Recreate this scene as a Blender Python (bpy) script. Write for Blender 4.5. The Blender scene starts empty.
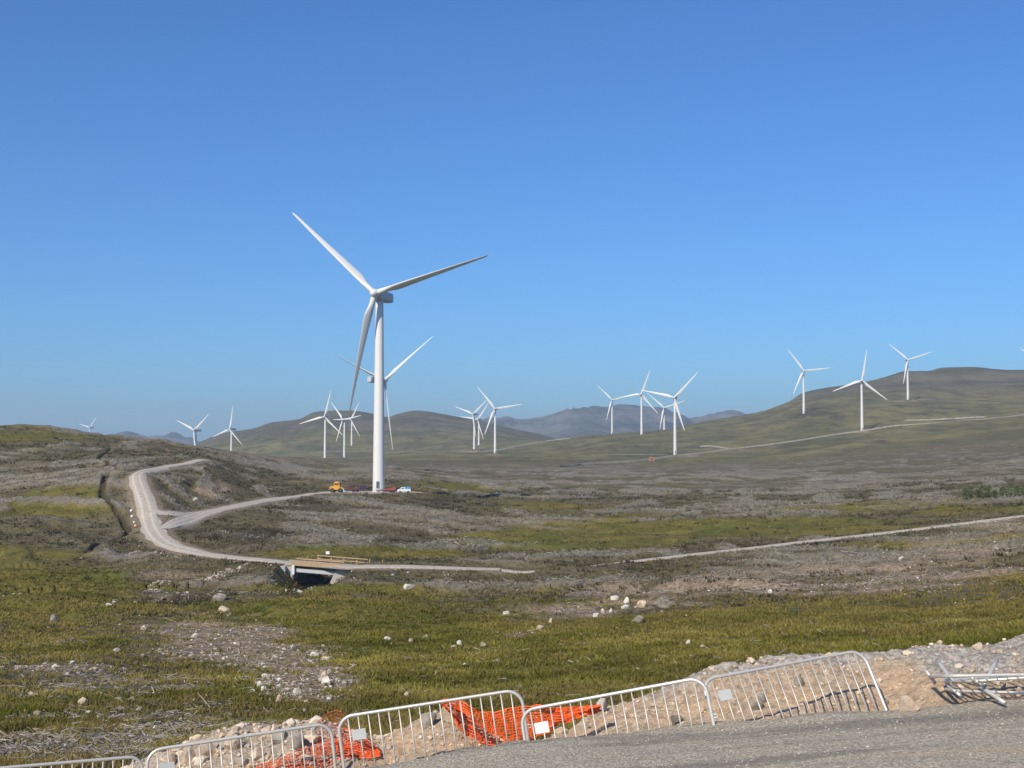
import bpy, bmesh, math, random
import numpy as np
from mathutils import Vector, Matrix
R = math.radians
EL, AZ = 37.0, 31.0                   # sun height, and degrees it stands left of straight behind the camera
random.seed(7); RNG = np.random.default_rng(11)
S = bpy.context.scene
COL = S.collection

# ------------------------------------------------------------------ camera
F = 1300.0; W, H = 1024, 768; YH = 446.0; ZC = 3.4
TH = math.atan((YH - H/2)/F)
cd = bpy.data.cameras.new('camera'); cam = bpy.data.objects.new('camera', cd); COL.objects.link(cam)
cd.sensor_width = 36; cd.lens = F/W*36; cd.clip_start = 0.1; cd.clip_end = 60000
cam.location = (0, 0, ZC); cam.rotation_euler = (math.pi/2 + TH, 0, 0)
S.camera = cam

def zpix(py, D):                      # height at depth D seen at image row py
    return ZC + D*np.tan(TH + np.arctan((H/2 - np.asarray(py, float))/F))
def xpix(px, py, D):
    b = (H/2 - np.asarray(py, float))/F
    return (np.asarray(px, float) - W/2)/F/(math.cos(TH) - b*math.sin(TH))*D
def pix(X, D, Z):                     # point -> image
    D = np.asarray(D, float); t = np.arctan2(np.asarray(Z) - ZC, D) - TH
    b = np.tan(t); den = math.cos(TH) - b*math.sin(TH)
    return W/2 + F*np.asarray(X)/D*den, H/2 - F*b
def pt(px, py, D):
    return Vector((float(xpix(px, py, D)), float(D), float(zpix(py, D))))

# ------------------------------------------------------------------ noise
def _h(ix, iy, seed):
    n = (ix.astype(np.int64)*374761393 + iy.astype(np.int64)*668265263 + seed*1442695041) & 0xffffffff
    n = ((n ^ (n >> 13))*1274126177) & 0xffffffff
    return ((n ^ (n >> 16)) & 0xffff)/65535.0
def vn(x, y, seed=0):
    x = np.asarray(x, float); y = np.asarray(y, float)
    ix = np.floor(x); iy = np.floor(y); fx = x-ix; fy = y-iy
    ux = fx*fx*fx*(fx*(fx*6-15)+10); uy = fy*fy*fy*(fy*(fy*6-15)+10)
    a = _h(ix, iy, seed); b = _h(ix+1, iy, seed); c = _h(ix, iy+1, seed); d = _h(ix+1, iy+1, seed)
    return (a+(b-a)*ux+(c-a)*uy+(a-b-c+d)*ux*uy)*2-1
def fbm(x, y, wl, octv=4, seed=0, gain=.5):
    t = 0; a = 1; n = 0; x = np.asarray(x)/wl; y = np.asarray(y)/wl
    for k in range(octv):
        c, s = math.cos(.6*k+.3), math.sin(.6*k+.3)
        t = t + a*vn(c*x-s*y+k*17.3, s*x+c*y-k*9.1, seed+k*31); n += a; a *= gain; x = x*2.03; y = y*2.03
    return t/n
def sstep(a, b, x):
    t = np.clip((x-a)/(b-a), 0, 1); return t*t*(3-2*t)

# ------------------------------------------------------------------ terrain heights
def pchip(x, y, q):                   # y: (n, m) along axis 0
    x = np.asarray(x, float); y = np.asarray(y, float)
    if y.ndim == 1: y = y[:, None]
    h = np.diff(x)[:, None]; d = np.diff(y, axis=0)/h
    m = np.zeros_like(y); m[0] = d[0]; m[-1] = d[-1]
    w1 = 2*h[1:]+h[:-1]; w2 = h[1:]+2*h[:-1]
    with np.errstate(divide='ignore', invalid='ignore'):
        mm = (w1+w2)/(w1/d[:-1]+w2/d[1:])
    m[1:-1] = np.where(d[:-1]*d[1:] > 0, mm, 0)
    q = np.clip(q, x[0], x[-1]); i = np.clip(np.searchsorted(x, q)-1, 0, len(x)-2)
    hh = (x[i+1]-x[i])[:, None]; t = (q-x[i])[:, None]/hh
    return ((1+2*t)*(1-t)**2*y[i] + t*(1-t)**2*hh*m[i] + t*t*(3-2*t)*y[i+1] + t*t*(t-1)*hh*m[i+1])

def zrow(*p): return ('z', p)
ROWS = {
 10: zrow((-1200,-2.6),(0,-2.2),(512,-1.8),(1024,-1.3),(2200,-1.0)),
 20: zrow((-1200,-2.4),(0,-2.1),(512,-1.9),(1024,-1.5),(2200,-1.2)),
 30: ((0,748),(512,742),(1024,700)),
 45: ((0,705),(300,702),(512,704),(700,692),(1024,657)),
 70: ((0,668),(300,668),(512,664),(700,650),(900,636),(1024,622)),
 100:((0,640),(300,644),(512,638),(700,622),(900,610),(1024,599)),
 150:((0,612),(200,618),(300,616),(512,611),(700,597),(900,583),(1024,572)),
 200:((0,590),(100,592),(200,594),(310,591),(400,589),(512,582),(700,572),(900,557),(1024,545)),
 220:((0,578),(100,580),(200,576),(285,565.5),(365,567),(512,572),(540,571),(700,561),(900,547),(1024,533)),
 250:((0,560),(100,562),(165,556),(200,551),(280,553),(365,555),(512,558),(700,549),(800,541),(900,532),(1024,517.5)),
 300:((0,530),(100,532),(165,522),(200,529),(300,533),(400,538),(512,542),(600,540),(700,532),(800,525),(900,516),(1024,505)),
 350:((0,503),(100,485),(140,474),(200,500),(300,513),(400,519),(512,526),(700,519),(800,514),(900,508),(1024,500)),
 435:((0,468),(100,462),(200,464),(260,487),(300,493),(330,492.5),(400,492.5),(440,497),(512,509),(700,508),(800,505),(1024,494)),
 460:((0,458),(100,457),(200,460),(260,484),(300,490.5),(330,491),(400,491),(440,495),(512,505),(700,505),(1024,491)),
 550:((0,437),(100,446),(200,456),(300,478),(400,482),(512,494),(700,496),(1024,484)),
 650:((-900,430),(-100,424),(0,427),(25,427.5),(50,430),(90,434),(125,439),(155,441.5),(195,448.5),(250,465),(300,473),(400,476),(512,486),(700,488),(1024,476)),
 800:((0,437),(100,442),(200,449.5),(250,456),(300,464),(400,470),(512,476),(700,478),(900,472),(1024,464)),
 1000:((0,447),(100,449),(200,452),(300,459),(400,466),(512,469),(700,470),(900,461),(1024,451)),
 1300:((0,454),(200,455),(300,459),(400,463),(512,462),(600,463),(700,461.5),(800,455),(900,444),(1024,434)),
 1530:((0,457),(200,457),(300,460),(400,461),(512,457),(600,458),(674,455),(750,452),(800,447),(900,433),(1024,422)),
 1716:((0,459),(200,459),(300,461),(400,459),(512,455),(600,452),(700,447),(800,438),(862,431),(900,424),(1024,414)),
 2010:((0,460),(200,460),(325,460),(400,457),(473,452),(512,450),(560,447),(612,438),(641,435.7),(700,434),(750,428),(803,413.7),(907,404),(1024,401)),
 2145:((0,460),(200,461),(325,459.5),(400,455),(512,448),(580,440),(641,433),(700,430),(760,421),(803,408),(907,400),(1024,396)),
 2300:((0,460),(200,462),(340,457),(400,453),(473,449.5),(512,446),(575,438),(612,435),(663,430.5),(700,425.5),(760,416),(803,404),(907,392),(1024,388)),
 2540:((0,456),(200,459),(351,451),(400,448),(480,444),(540,441),(575,437),(612,434),(663,430.5),(700,423),(745,416),(800,399),(907,383),(1024,380)),
 2800:((0,455),(180,455),(220,446),(300,438),(400,436),(480,436),(540,441),(575,440),(620,438),(650,435),(674,430),(712,420),(745,415),(768,410),(790,401),(805,392.5),(828,387.5),(843,385.5),(863,382),(888,376),(908,371),(928,371),(943,367.5),(968,366.7),(993,368.7),(1024,370),(1400,378)),
 3500:((0,457),(150,455),(185,449),(197,443.7),(221,434),(256,427.5),(271,422.5),(298,420),(316,412.5),(348,411),(373,414),(388,417.5),(396,415),(416,411),(436,412.5),(461,417.5),(481,421),(512,429),(537,433.7),(557,438.7),(600,446),(680,445),(800,420),(900,402),(1024,395)),
 4300:((0,456),(350,440),(512,448),(700,450),(1024,430)),
}
PXG = np.arange(-1200, 2201, 2.0)
LDG = np.linspace(math.log(10.0), math.log(4300), 1400)
def _rows():
    ds, zs = [], []
    for D in sorted(ROWS):
        r = ROWS[D]; isz = r[0] == 'z'; p = r[1] if isz else r
        x = np.array([q[0] for q in p], float); y = np.array([q[1] for q in p], float)
        v = pchip(x, y, PXG)[:, 0]
        out = (PXG > x[-1])*0.0
        if not isz: v = zpix(v, D)
        ds.append(D); zs.append(v)
    return np.array(ds, float), np.array(zs)
_ds, _zs = _rows()
# interpolate angular slope (z-ZC)/D so far and near rows blend evenly
BASE = pchip(np.log(_ds), (_zs-ZC)/_ds[:, None], LDG)
def base_z(X, D):
    X = np.asarray(X, float); D = np.asarray(D, float)
    px = np.clip(W/2 + F*X/D, PXG[0], PXG[-1]-1e-3)
    i = (px-PXG[0])/2.0; i0 = np.floor(i).astype(int); fi = i-i0
    j = np.clip((np.log(np.maximum(D, 10.001))-LDG[0])/(LDG[1]-LDG[0]), 0, len(LDG)-1.001); j0 = np.floor(j).astype(int); fj = j-j0
    i1 = np.minimum(i0+1, len(PXG)-1)
    v = (BASE[j0, i0]*(1-fi)+BASE[j0, i1]*fi)*(1-fj)+(BASE[j0+1, i0]*(1-fi)+BASE[j0+1, i1]*fi)*fj
    return ZC + v*D

def hit(px, py, f=None, dmin=22, dmax=4200):      # nearest ground point seen at an image point
    f = f or base_z
    D = np.exp(np.linspace(math.log(dmin), math.log(dmax), 2500))
    z = zpix(py, D); X = xpix(px, py, D); g = f(X, D)
    k = np.argmax(g >= z)
    if g[k] < z[k]: k = int(np.argmin(z-g))
    return float(X[k]), float(D[k])

def spline(pts, step):
    P = np.array(pts, float); P = np.vstack([2*P[0]-P[1], P, 2*P[-1]-P[-2]]); out = []
    for i in range(1, len(P)-2):
        n = max(2, int(np.linalg.norm(P[i+1]-P[i])/step))
        t = np.linspace(0, 1, n, endpoint=False)[:, None]
        a, b, c, d = P[i-1], P[i], P[i+1], P[i+2]
        out.append(.5*((2*b)+(c-a)*t+(2*a-5*b+4*c-d)*t*t+(3*b-3*c+d-a)*t**3))
    return np.vstack(out+[P[-2][None]])

# roads: image way-points (column, row, width m)
def way(l): return [hit(x, y) + (w,) for x, y, w in l]
def wayD(l): return [(float(xpix(x, 500, D)), D, w) for x, D, w in l]
ROADS = {
 'main': way([(208,460.3,3.6),(190,462.8,3.8),(168,466.8,3.8),(150,470.6,4),(139.5,473.6,4.2),(138,479,5.0),(141,489,5.2),(147,505,5.4),(150,520,5.4),(154,531,5.2),(163,541,5),(178,548,4.6),(200,553.5,4.2),(220,556.5,4),(250,559.5,3.8),(284,562.5,3.8),(318,565,3.8),(352,567.5,4),(400,570,4.2),(455,572,3.8),(500,573,3.4)]),
 'spur': way([(150,512,6.5),(166,513.5,4.4),(186,515.2,3.4),(205,513.6,4.4),(240,506,4.4),(275,499.5,4.4),(305,495.5,4.2),(330,493.6,4.2)]),
 'link': way([(164,529.5,2.6),(170,527,4.4),(184,521.5,4.4),(205,514.2,4.2)]),
 'valley': wayD([(500,216,3.2),(560,219,3.0),(620,226,3.0),(700,236,3.2),(760,242,3.4),(820,247,3.4),(900,251,3.6),(980,253,3.8),(1060,255,3.8),(1200,262,3.8),(1500,280,3.8)]),
}
ROADS_FAR = {
 'ridge': way([(560,467,5),(600,463.5,6),(640,461,7),(672,456.5,9),(700,453.5,9),(740,448.5,9),(800,440.5,9),(845,433.5,12),(880,428.5,14),(920,424.5,14),(960,421.5,13),(1010,417,13),(1060,412,13)]),
 'loop': way([(732,449.5,6),(722,448,6),(712,446.5,6),(700,447,5)]),
 'sand': way([(478,452.5,16),(500,450,14),(520,446,14),(545,441.5,14),(570,438.5,10)]),
 'mid': way([(592,455.5,5),(620,455,6),(650,455,6),(668,455.5,6)]),
 'west': way([(300,452.5,6),(350,451.8,6),(400,452.4,6),(450,451.8,6),(476,451,6)]),
 'upper': way([(862,397.5,7),(885,400,7),(906,400.6,10),(930,400,8),(960,402,6),(1000,403.5,5)]),
 'high': way([(905,420.6,2.5),(935,420,2.5),(960,418.6,6),(972,417.8,5),(986,417.6,2)]),
}
RC = {k: spline(v, 2.0 if k in ROADS else 12.0) for k, v in list(ROADS.items())+list(ROADS_FAR.items())}

def near_line(X, D, L, reach):
    """distance to a polyline and index of the nearest point (points closer than reach only)"""
    dist = np.full(X.shape, 1e9); idx = np.zeros(X.shape, int)
    m = (X > L[:,0].min()-reach) & (X < L[:,0].max()+reach) & (D > L[:,1].min()-reach) & (D < L[:,1].max()+reach)
    ids = np.nonzero(m.ravel())[0]
    x = X.ravel()[ids]; d = D.ravel()[ids]
    for s in range(0, len(ids), 20000):
        q = (x[s:s+20000, None]-L[None,:,0])**2+(d[s:s+20000, None]-L[None,:,1])**2
        k = q.argmin(1); dist.ravel()[ids[s:s+20000]] = np.sqrt(q[np.arange(len(k)), k]); idx.ravel()[ids[s:s+20000]] = k
    return dist, idx

RZ = {}
for k, L in RC.items():
    z = base_z(L[:,0], L[:,1])
    n = 9 if k in ROADS else 3
    if len(z) > 2*n:
        zp = np.pad(z, n, mode='edge'); ker = np.ones(2*n+1)/(2*n+1); z = np.convolve(zp, ker, 'valid')
    RZ[k] = z
# bridge crossing
BRX0, BRX1 = 296.0, 341.0
BR_A = np.array(hit(295, 563.6)); BR_B = np.array(hit(341, 566.8))
BR_D = float((BR_A[1]+BR_B[1])/2)
bx0 = float(xpix(295, 563, BR_D)); bx1 = float(xpix(341, 566, BR_D)); bxm = (bx0+bx1)/2
STREAM = spline([(bxm+2, BR_D+9, 4), (bxm+1, BR_D+5, 4.5), (bxm, BR_D, 6.2), (bxm-1, BR_D-9, 4.5), (float(xpix(300,590,200)), 204, 3.5), (float(xpix(262,596,193)), 196, 3.0), (float(xpix(215,598,190)), 190, 3), (float(xpix(150,603,180)), 182, 3), (float(xpix(60,612,170)), 168, 3), (float(xpix(-60,620,160)), 160, 3)], 1.2)
DITCH = spline([hit(x, y)+(w,) for x, y, w in ((112,449,1.9),(101,456,2.1),(99,462,1.9),(118,470,1.6),(108,477,2.1),(103,487,2.2),(102,497,2.1),(106,506,1.6),(118,515,1.5),(124,525,1.9),(127,534,2.1),(113,541,2.5),(97,549,2.7),(88,556,2.1))], 1.0)
PAD = hit(378, 492); PADZ = float(zpix(492, 435.0)); PADC = (float(xpix(372, 492, 433)), 432.0)

def terrain(X, D, detail=True):
    z = base_z(X, D)
    near = 1-sstep(90, 160, D); far = sstep(800, 1300, D); mid = np.clip(1-near-far, 0, 1)
    n = near*(.30*fbm(X, D, 14, 4, 1)+.42*fbm(X, D, 4.6, 3, 9)+.16*fbm(X, D, 1.6, 3, 2)) \
      + mid*(1.15*fbm(X, D, 34, 4, 3)+.75*fbm(X, D, 9, 3, 4)+.25*np.abs(fbm(X, D, 3, 2, 5))) \
      + far*(3.5*fbm(X, D, 170, 4, 6)+1.6*fbm(X, D, 45, 3, 7))
    n = n*sstep(14, 24, D)
    # brash windrows lying along the felled slopes
    wr = windrow(X, D)
    n = n + wr*mid*1.1
    flat = np.ones_like(z); tgt = np.zeros_like(z)
    for k, L in RC.items():
        isn = k in ROADS
        reach = 27 if isn else 45
        dist, idx = near_line(X, D, L, reach)
        w = L[idx, 2]/2
        f = 1-sstep(w+.9, w+(6 if isn else 22), dist)
        tz = RZ[k][idx]
        n = n*(1-f)
        if k == 'spur':
            q = (1-sstep(w+1, w+24, dist))*(D < L[idx,1]+1); n = n*(1-.9*q)
        if k == 'valley' or k == 'main':
            q = (1-sstep(w+2, w+22, dist))*(D < L[idx,1]+1)*(sstep(300, 420, X/D*F+W/2) if k == 'main' else 1)
            n = n*(1-.85*q); z = z+.55*(1-sstep(w+.8, w+5, dist))*(1-sstep(500, 525, X/D*F+W/2))*(sstep(330, 420, X/D*F+W/2) if k == 'main' else sstep(665, 715, X/D*F+W/2))
    pxx_ = X/D*F+W/2; hump = sstep(515, 550, pxx_)*(1-sstep(660, 690, pxx_))*np.exp(-((D-208-.035*(pxx_-540))/5.5)**2)
    z = z+hump*(1.25+.5*fbm(X, D, 5, 3, 12))
    # turbine pad
    dp = np.sqrt(((X-PADC[0])/19)**2+((D-PADC[1])/13)**2)
    f = 1-sstep(.85, 1.6, dp); n = n*(1-.9*(1-sstep(1, 2.6, dp))); z = z*(1-f)+PADZ*f; n = n*(1-f)
    z = z+n
    d, i = near_line(X, D, STREAM, 16)
    w = STREAM[i, 2]/2
    depth = np.where(np.abs(STREAM[i,1]-BR_D) < 14, 3.1, 1.3)
    z = z-depth*(1-sstep(w*.45, w*1.15, d))
    dx = np.abs(X-bxm-.5); hwid = (bx1-bx0)/2
    cut = float(zpix(565.5, BR_D))-3.3+np.maximum(0, dx-hwid+.6)*1.15+.25*fbm(X, D, 2.2, 3, 8)
    q = sstep(BR_D-26, BR_D-11, D)*(1-sstep(BR_D+3, BR_D+7, D))
    z = np.minimum(z, z*(1-q)+cut*q)
    d, i = near_line(X, D, DITCH, 12)
    z = z-1.1*(1-sstep(DITCH[i,2]*(.13+.08*vn(D*.12, X*.12, 15)), DITCH[i,2]*(.36+.12*vn(D*.15, X*.15, 14)), d))+.25*np.exp(-((d-DITCH[i,2]*1.0)/1.0)**2)
    return z

def windrow(X, D):
    a = fbm(X, D, 60, 2, 41)*1.6
    s1 = (X*.55+D*.84)/(17+9*sstep(330, 600, D))+a*.8
    s2 = (-X*.30+D*.95)/(19+16*sstep(450, 900, D))+a*1.2
    sel = sstep(-.1, .15, fbm(X, D, 130, 2, 43))
    v = np.where(sel > .5, np.sin(2*np.pi*s1), np.sin(2*np.pi*s2))
    return sstep(.1, .9, v+.35*fbm(X, D, 6, 3, 45))*sstep(-.5, .1, fbm(X, D, 40, 3, 44))

# ------------------------------------------------------------------ ground-cover patches (cx, cy, rx, ry, weight)
def ell(px, py, lst):
    t = np.zeros_like(px)
    for cx, cy, rx, ry, w in lst:
        t = np.maximum(t, w*np.exp(-1.2*(((px-cx)/rx)**2+((py-cy)/ry)**2)))
    return t
GRASS = [(30,590,140,45,1),(62,502,60,18,.8),(40,437,80,9,.6),(330,615,170,30,.9),(470,645,320,45,1),(700,640,320,42,1),(920,625,240,28,1.1),(60,650,120,28,.6),(40,725,120,22,.7),(320,735,180,25,.9),(385,552,120,10,1),(560,540,130,14,1),(720,527,240,11,1),(540,506,90,6,.6),(460,488,70,9,.7),(1000,577,60,8,.7),(900,507,170,8,.8),(320,590,90,10,.8),(150,525,20,20,.3),(700,483,60,6,.4),(860,545,130,4,.5),(420,700,260,22,.9),(640,680,200,25,.8),(200,662,60,10,.5),(150,680,60,10,.5)]
BRASH = [(60,485,140,30,.75),(110,690,160,38,1),(200,710,140,40,.8),(100,750,170,16,.9),(300,532,90,18,.7),(400,515,110,17,.75),(640,475,300,10,.9),(760,488,330,16,1),(560,525,80,7,.8),(640,552,95,6,.9),(790,548,100,4,.7),(600,580,170,10,.7),(850,570,260,20,.7),(90,552,60,9,.6),(450,545,70,6,.5),(140,600,90,6,.6),(260,470,120,14,.45)]
DEBRIS = [(790,586,280,15,.9),(620,593,150,9,.9),(225,636,110,28,1.25),(300,682,75,28,1.25),(265,660,110,30,1.15),(90,668,120,12,.75),(60,715,120,12,.7),(150,740,120,16,.75),(60,745,80,14,.7),(640,588,130,10,.8),(780,578,210,19,.85),(960,560,120,24,.85),(215,490,34,13,.9),(1000,523,60,9,.9),(300,690,60,25,.8),(520,615,60,18,.5),(565,612,80,13,.95),(620,603,90,10,.95),(500,640,40,6,.6),(880,572,160,22,.9),(400,640,40,6,.6),(520,635,40,8,.6),(60,640,80,8,.6),(130,700,60,10,.6),(190,575,80,6,.7),(690,456,22,2,.9),(862,432,16,1.5,1),(474,451.5,20,1.5,1.1),(910,401,40,1.2,.8),(492,455,14,1.2,.9)]
PEAT_AND_SHADOW = [(260,535,80,15,.7),(185,478,36,12,.9),(335,508,90,9,.7),(440,500,70,5,.8),(130,480,24,20,.6),(330,545,60,8,.5),(390,470,150,8,.5),(100,600,70,10,.5),(805,414.5,26,2,1.2),(832,412.5,20,1.6,1.1),(872,399,18,1.2,.9),(470,494,22,3,1)]  # peat and dark pads; last entry paints the nearest turbine's cast shadow
def cover(X, D, Z):
    px, py = pix(X, D, Z)
    n1 = fbm(X, D, 16, 4, 51); n2 = fbm(X, D, 13, 4, 52); n3 = fbm(X, D, 9, 4, 53); n0 = fbm(X, D, 55, 3, 54)
    midr = sstep(120, 220, D)*(1-sstep(1100, 1500, D)); far = sstep(1050, 1400, D)
    wr = windrow(X, D)
    g = sstep(.28, .62, ell(px, py, GRASS)+.5*n1+.25*n0+.05)
    b = sstep(.38, .68, ell(px, py, BRASH)*.5+.26*n2+.66*wr*midr*(1-.45*g)+.08*n0-.02)
    nr = 1-sstep(110, 170, D); b = np.maximum(b, nr*sstep(.34, .62, ell(px, py, BRASH)*.58+.55*fbm(X*.55, D*1.3, 4.2, 4, 58)+.1*n0))
    d = sstep(.34, .7, ell(px, py, DEBRIS)*.76+.3*n3+.36*fbm(X*.5, D*1.25, 3.2, 4, 57)*(1-sstep(120, 200, D)))
    p = sstep(.36, .7, ell(px, py, PEAT_AND_SHADOW)*.7+.4*fbm(X, D, 22, 3, 55))
    g = g*(1-.55*far); b = b*(1-.92*far)
    dd, i = near_line(X, D, DITCH, 12); q = 1-sstep(DITCH[i,2]*.25, DITCH[i,2]*.6, dd)
    p = np.maximum(p, q); b = b*(1-q); g = g*(1-q); d = d*(1-q)
    dd, i = near_line(X, D, STREAM, 12); q = 1-sstep(STREAM[i,2]*.3, STREAM[i,2]*.8, dd)
    p = np.maximum(p, q*.8); b = b*(1-q)
    for k, L in RC.items():
        if k in ROADS_FAR: continue
        dd, i = near_line(X, D, L, 10); q = 1-sstep(L[i,2]*.5+.3, L[i,2]*.5+2.2, dd)
        d = np.maximum(d, q*.7); g = g*(1-q*.8); b = b*(1-q*.6)
    dp = np.sqrt(((X-PADC[0])/19)**2+((D-PADC[1])/13)**2); q = 1-sstep(.85, 1.15, dp)
    d = np.maximum(d, q); g *= 1-q; b *= 1-q; p *= 1-q
    return g, b, d, p, far

# ------------------------------------------------------------------ object helpers
def tag(o, label=None, cat=None, group=None, kind=None):
    if label: o['label'] = label
    if cat: o['category'] = cat
    if group: o['group'] = group
    if kind: o['kind'] = kind
    return o
def empty(name, loc=(0,0,0), rot=(0,0,0)):
    o = bpy.data.objects.new(name, None); COL.objects.link(o); o.location = loc; o.rotation_euler = rot; o.empty_display_size = .3
    return o
def link(name, me, mat=None, parent=None):
    if mat is not None and len(me.materials) == 0: me.materials.append(mat)
    o = bpy.data.objects.new(name, me); COL.objects.link(o)
    if parent is not None: o.parent = parent
    return o
def big_mesh(name, V, quads=None, tris=None, cols=None, smooth=False, uv=None):
    me = bpy.data.meshes.new(name); V = np.ascontiguousarray(V, np.float32)
    nq = 0 if quads is None else len(quads); nt = 0 if tris is None else len(tris)
    me.vertices.add(len(V)); me.vertices.foreach_set('co', V.ravel())
    loops = []; starts = []
    if nq: loops.append(np.asarray(quads, np.int32).ravel()); starts.append(np.arange(nq)*4)
    if nt: loops.append(np.asarray(tris, np.int32).ravel()); starts.append(nq*4+np.arange(nt)*3)
    loops = np.concatenate(loops); starts = np.concatenate(starts)
    me.loops.add(len(loops)); me.loops.foreach_set('vertex_index', loops.astype(np.int32))
    me.polygons.add(nq+nt); me.polygons.foreach_set('loop_start', starts.astype(np.int32))
    me.update(calc_edges=True)
    me.polygons.foreach_set('use_smooth', np.full(nq+nt, smooth))
    if cols:
        for k, c in cols.items():
            a = me.attributes.new(k, 'FLOAT_COLOR', 'POINT'); a.data.foreach_set('color', np.ascontiguousarray(c, np.float32).ravel())
    me.validate(); me.update()
    return me
def grid_faces(nr, nc):
    i = np.arange(nr-1)[:,None]*nc+np.arange(nc-1)[None,:]
    return np.stack([i, i+1, i+nc+1, i+nc], -1).reshape(-1, 4)
def bm_mesh(name, bm, smooth=False, bevel=0):
    if bevel:
        bmesh.ops.bevel(bm, geom=[e for e in bm.edges if e.calc_face_angle(0) > .6], offset=bevel, segments=2, affect='EDGES', clamp_overlap=True)
    me = bpy.data.meshes.new(name); bm.to_mesh(me); bm.free()
    for p in me.polygons: p.use_smooth = smooth
    return me
def add_box(bm, c, s, rot=None):
    r = bmesh.ops.create_cube(bm, size=1.0)
    M = Matrix.Translation(c) @ (rot or Matrix.Identity(4)) @ Matrix.Diagonal((s[0], s[1], s[2], 1))
    bmesh.ops.transform(bm, matrix=M, verts=r['verts']); return r['verts']
def add_cyl(bm, a, b, r1, r2=None, seg=12):
    a = Vector(a); b = Vector(b); d = b-a; r2 = r1 if r2 is None else r2
    q = d.to_track_quat('Z', 'Y').to_matrix().to_4x4()
    bmesh.ops.create_cone(bm, cap_ends=True, segments=seg, radius1=r1, radius2=r2, depth=d.length, matrix=Matrix.Translation((a+b)/2) @ q)
def add_tube(bm, pts, r, seg=8, closed=False):
    pts = [Vector(p) for p in pts]; n = len(pts); rings = []
    for i, p in enumerate(pts):
        if closed: t = pts[(i+1) % n]-pts[i-1]
        else: t = pts[min(i+1, n-1)]-pts[max(i-1, 0)]
        t.normalize(); up = Vector((0,1,0)) if abs(t.y) < .9 else Vector((1,0,0))
        u = t.cross(up).normalized(); v = t.cross(u)
        rings.append([bm.verts.new(p+r*(math.cos(2*math.pi*k/seg)*u+math.sin(2*math.pi*k/seg)*v)) for k in range(seg)])
    for i in range(n if closed else n-1):
        A, B = rings[i], rings[(i+1) % n]
        for k in range(seg): bm.faces.new((A[k], A[(k+1) % seg], B[(k+1) % seg], B[k]))
    if not closed: bm.faces.new(rings[0][::-1]); bm.faces.new(rings[-1])
def add_prism(bm, poly, y0, y1):      # outline in x,z extruded along y
    a = [bm.verts.new((x, y0, z)) for x, z in poly]; b = [bm.verts.new((x, y1, z)) for x, z in poly]; n = len(poly)
    bm.faces.new(a); bm.faces.new(b[::-1])
    for i in range(n): bm.faces.new((a[i], b[i], b[(i+1) % n], a[(i+1) % n]))
    bmesh.ops.recalc_face_normals(bm, faces=bm.faces)
def copy_tree(o, parent=None):
    c = o.copy(); COL.objects.link(c); c.parent = parent
    for ch in list(o.children): copy_tree(ch, c)
    return c

# ------------------------------------------------------------------ materials
class NT:
    def __init__(s, name):
        s.m = bpy.data.materials.new(name); s.m.use_nodes = True; s.t = s.m.node_tree; s.n = s.t.nodes
        s.b = s.n['Principled BSDF']; s.b.inputs['Roughness'].default_value = .9; s.b.inputs['Specular IOR Level'].default_value = .2
    def new(s, ty, **k):
        n = s.n.new(ty)
        for a, v in k.items(): setattr(n, a, v)
        return n
    def l(s, a, b): s.t.links.new(a, b)
    def val(s, sock, v):
        if isinstance(v, (int, float)): sock.default_value = v
        elif isinstance(v, (tuple, list)): sock.default_value = tuple(v)+((1,) if len(v) == 3 else ())
        else: s.l(v, sock)
    def coords(s): return s.new('ShaderNodeTexCoord').outputs['Object']
    def noise(s, scale, detail=4, rough=.6, vec=None, dist=0):
        n = s.new('ShaderNodeTexNoise'); n.inputs['Scale'].default_value = scale; n.inputs['Detail'].default_value = detail
        n.inputs['Roughness'].default_value = rough; n.inputs['Distortion'].default_value = dist
        s.l(vec if vec is not None else s.coords(), n.inputs['Vector']); return n.outputs['Fac']
    def mapping(s, scale, rot=(0,0,0), vec=None):
        n = s.new('ShaderNodeMapping'); n.inputs['Scale'].default_value = scale; n.inputs['Rotation'].default_value = rot
        s.l(vec if vec is not None else s.coords(), n.inputs['Vector']); return n.outputs['Vector']
    def ramp(s, fac, a, b):
        n = s.new('ShaderNodeMapRange'); n.interpolation_type = 'SMOOTHSTEP'
        n.inputs['From Min'].default_value = a; n.inputs['From Max'].default_value = b; s.l(fac, n.inputs['Value']); return n.outputs['Result']
    def mix(s, f, a, b):
        n = s.new('ShaderNodeMix', data_type='RGBA'); s.val(n.inputs['Factor'], f); s.val(n.inputs['A'], a); s.val(n.inputs['B'], b); return n.outputs['Result']
    def scale(s, c, k):
        n = s.new('ShaderNodeVectorMath', operation='SCALE'); s.l(c, n.inputs[0]); n.inputs['Scale'].default_value = k; return n.outputs[0]
    def mul(s, a, b, op='MULTIPLY'):
        n = s.new('ShaderNodeMath', operation=op); s.val(n.inputs[0], a); s.val(n.inputs[1], b); return n.outputs[0]
    def attr(s, name):
        n = s.new('ShaderNodeAttribute'); n.attribute_name = name; return n
    def sep(s, c):
        n = s.new('ShaderNodeSeparateColor'); s.l(c, n.inputs[0]); return n.outputs
    def bump(s, h, dist, strength=1):
        n = s.new('ShaderNodeBump'); n.inputs['Distance'].default_value = dist; n.inputs['Strength'].default_value = strength
        s.l(h, n.inputs['Height']); s.l(n.outputs['Normal'], s.b.inputs['Normal'])
    def color(s, c): s.val(s.b.inputs['Base Color'], c)

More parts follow.
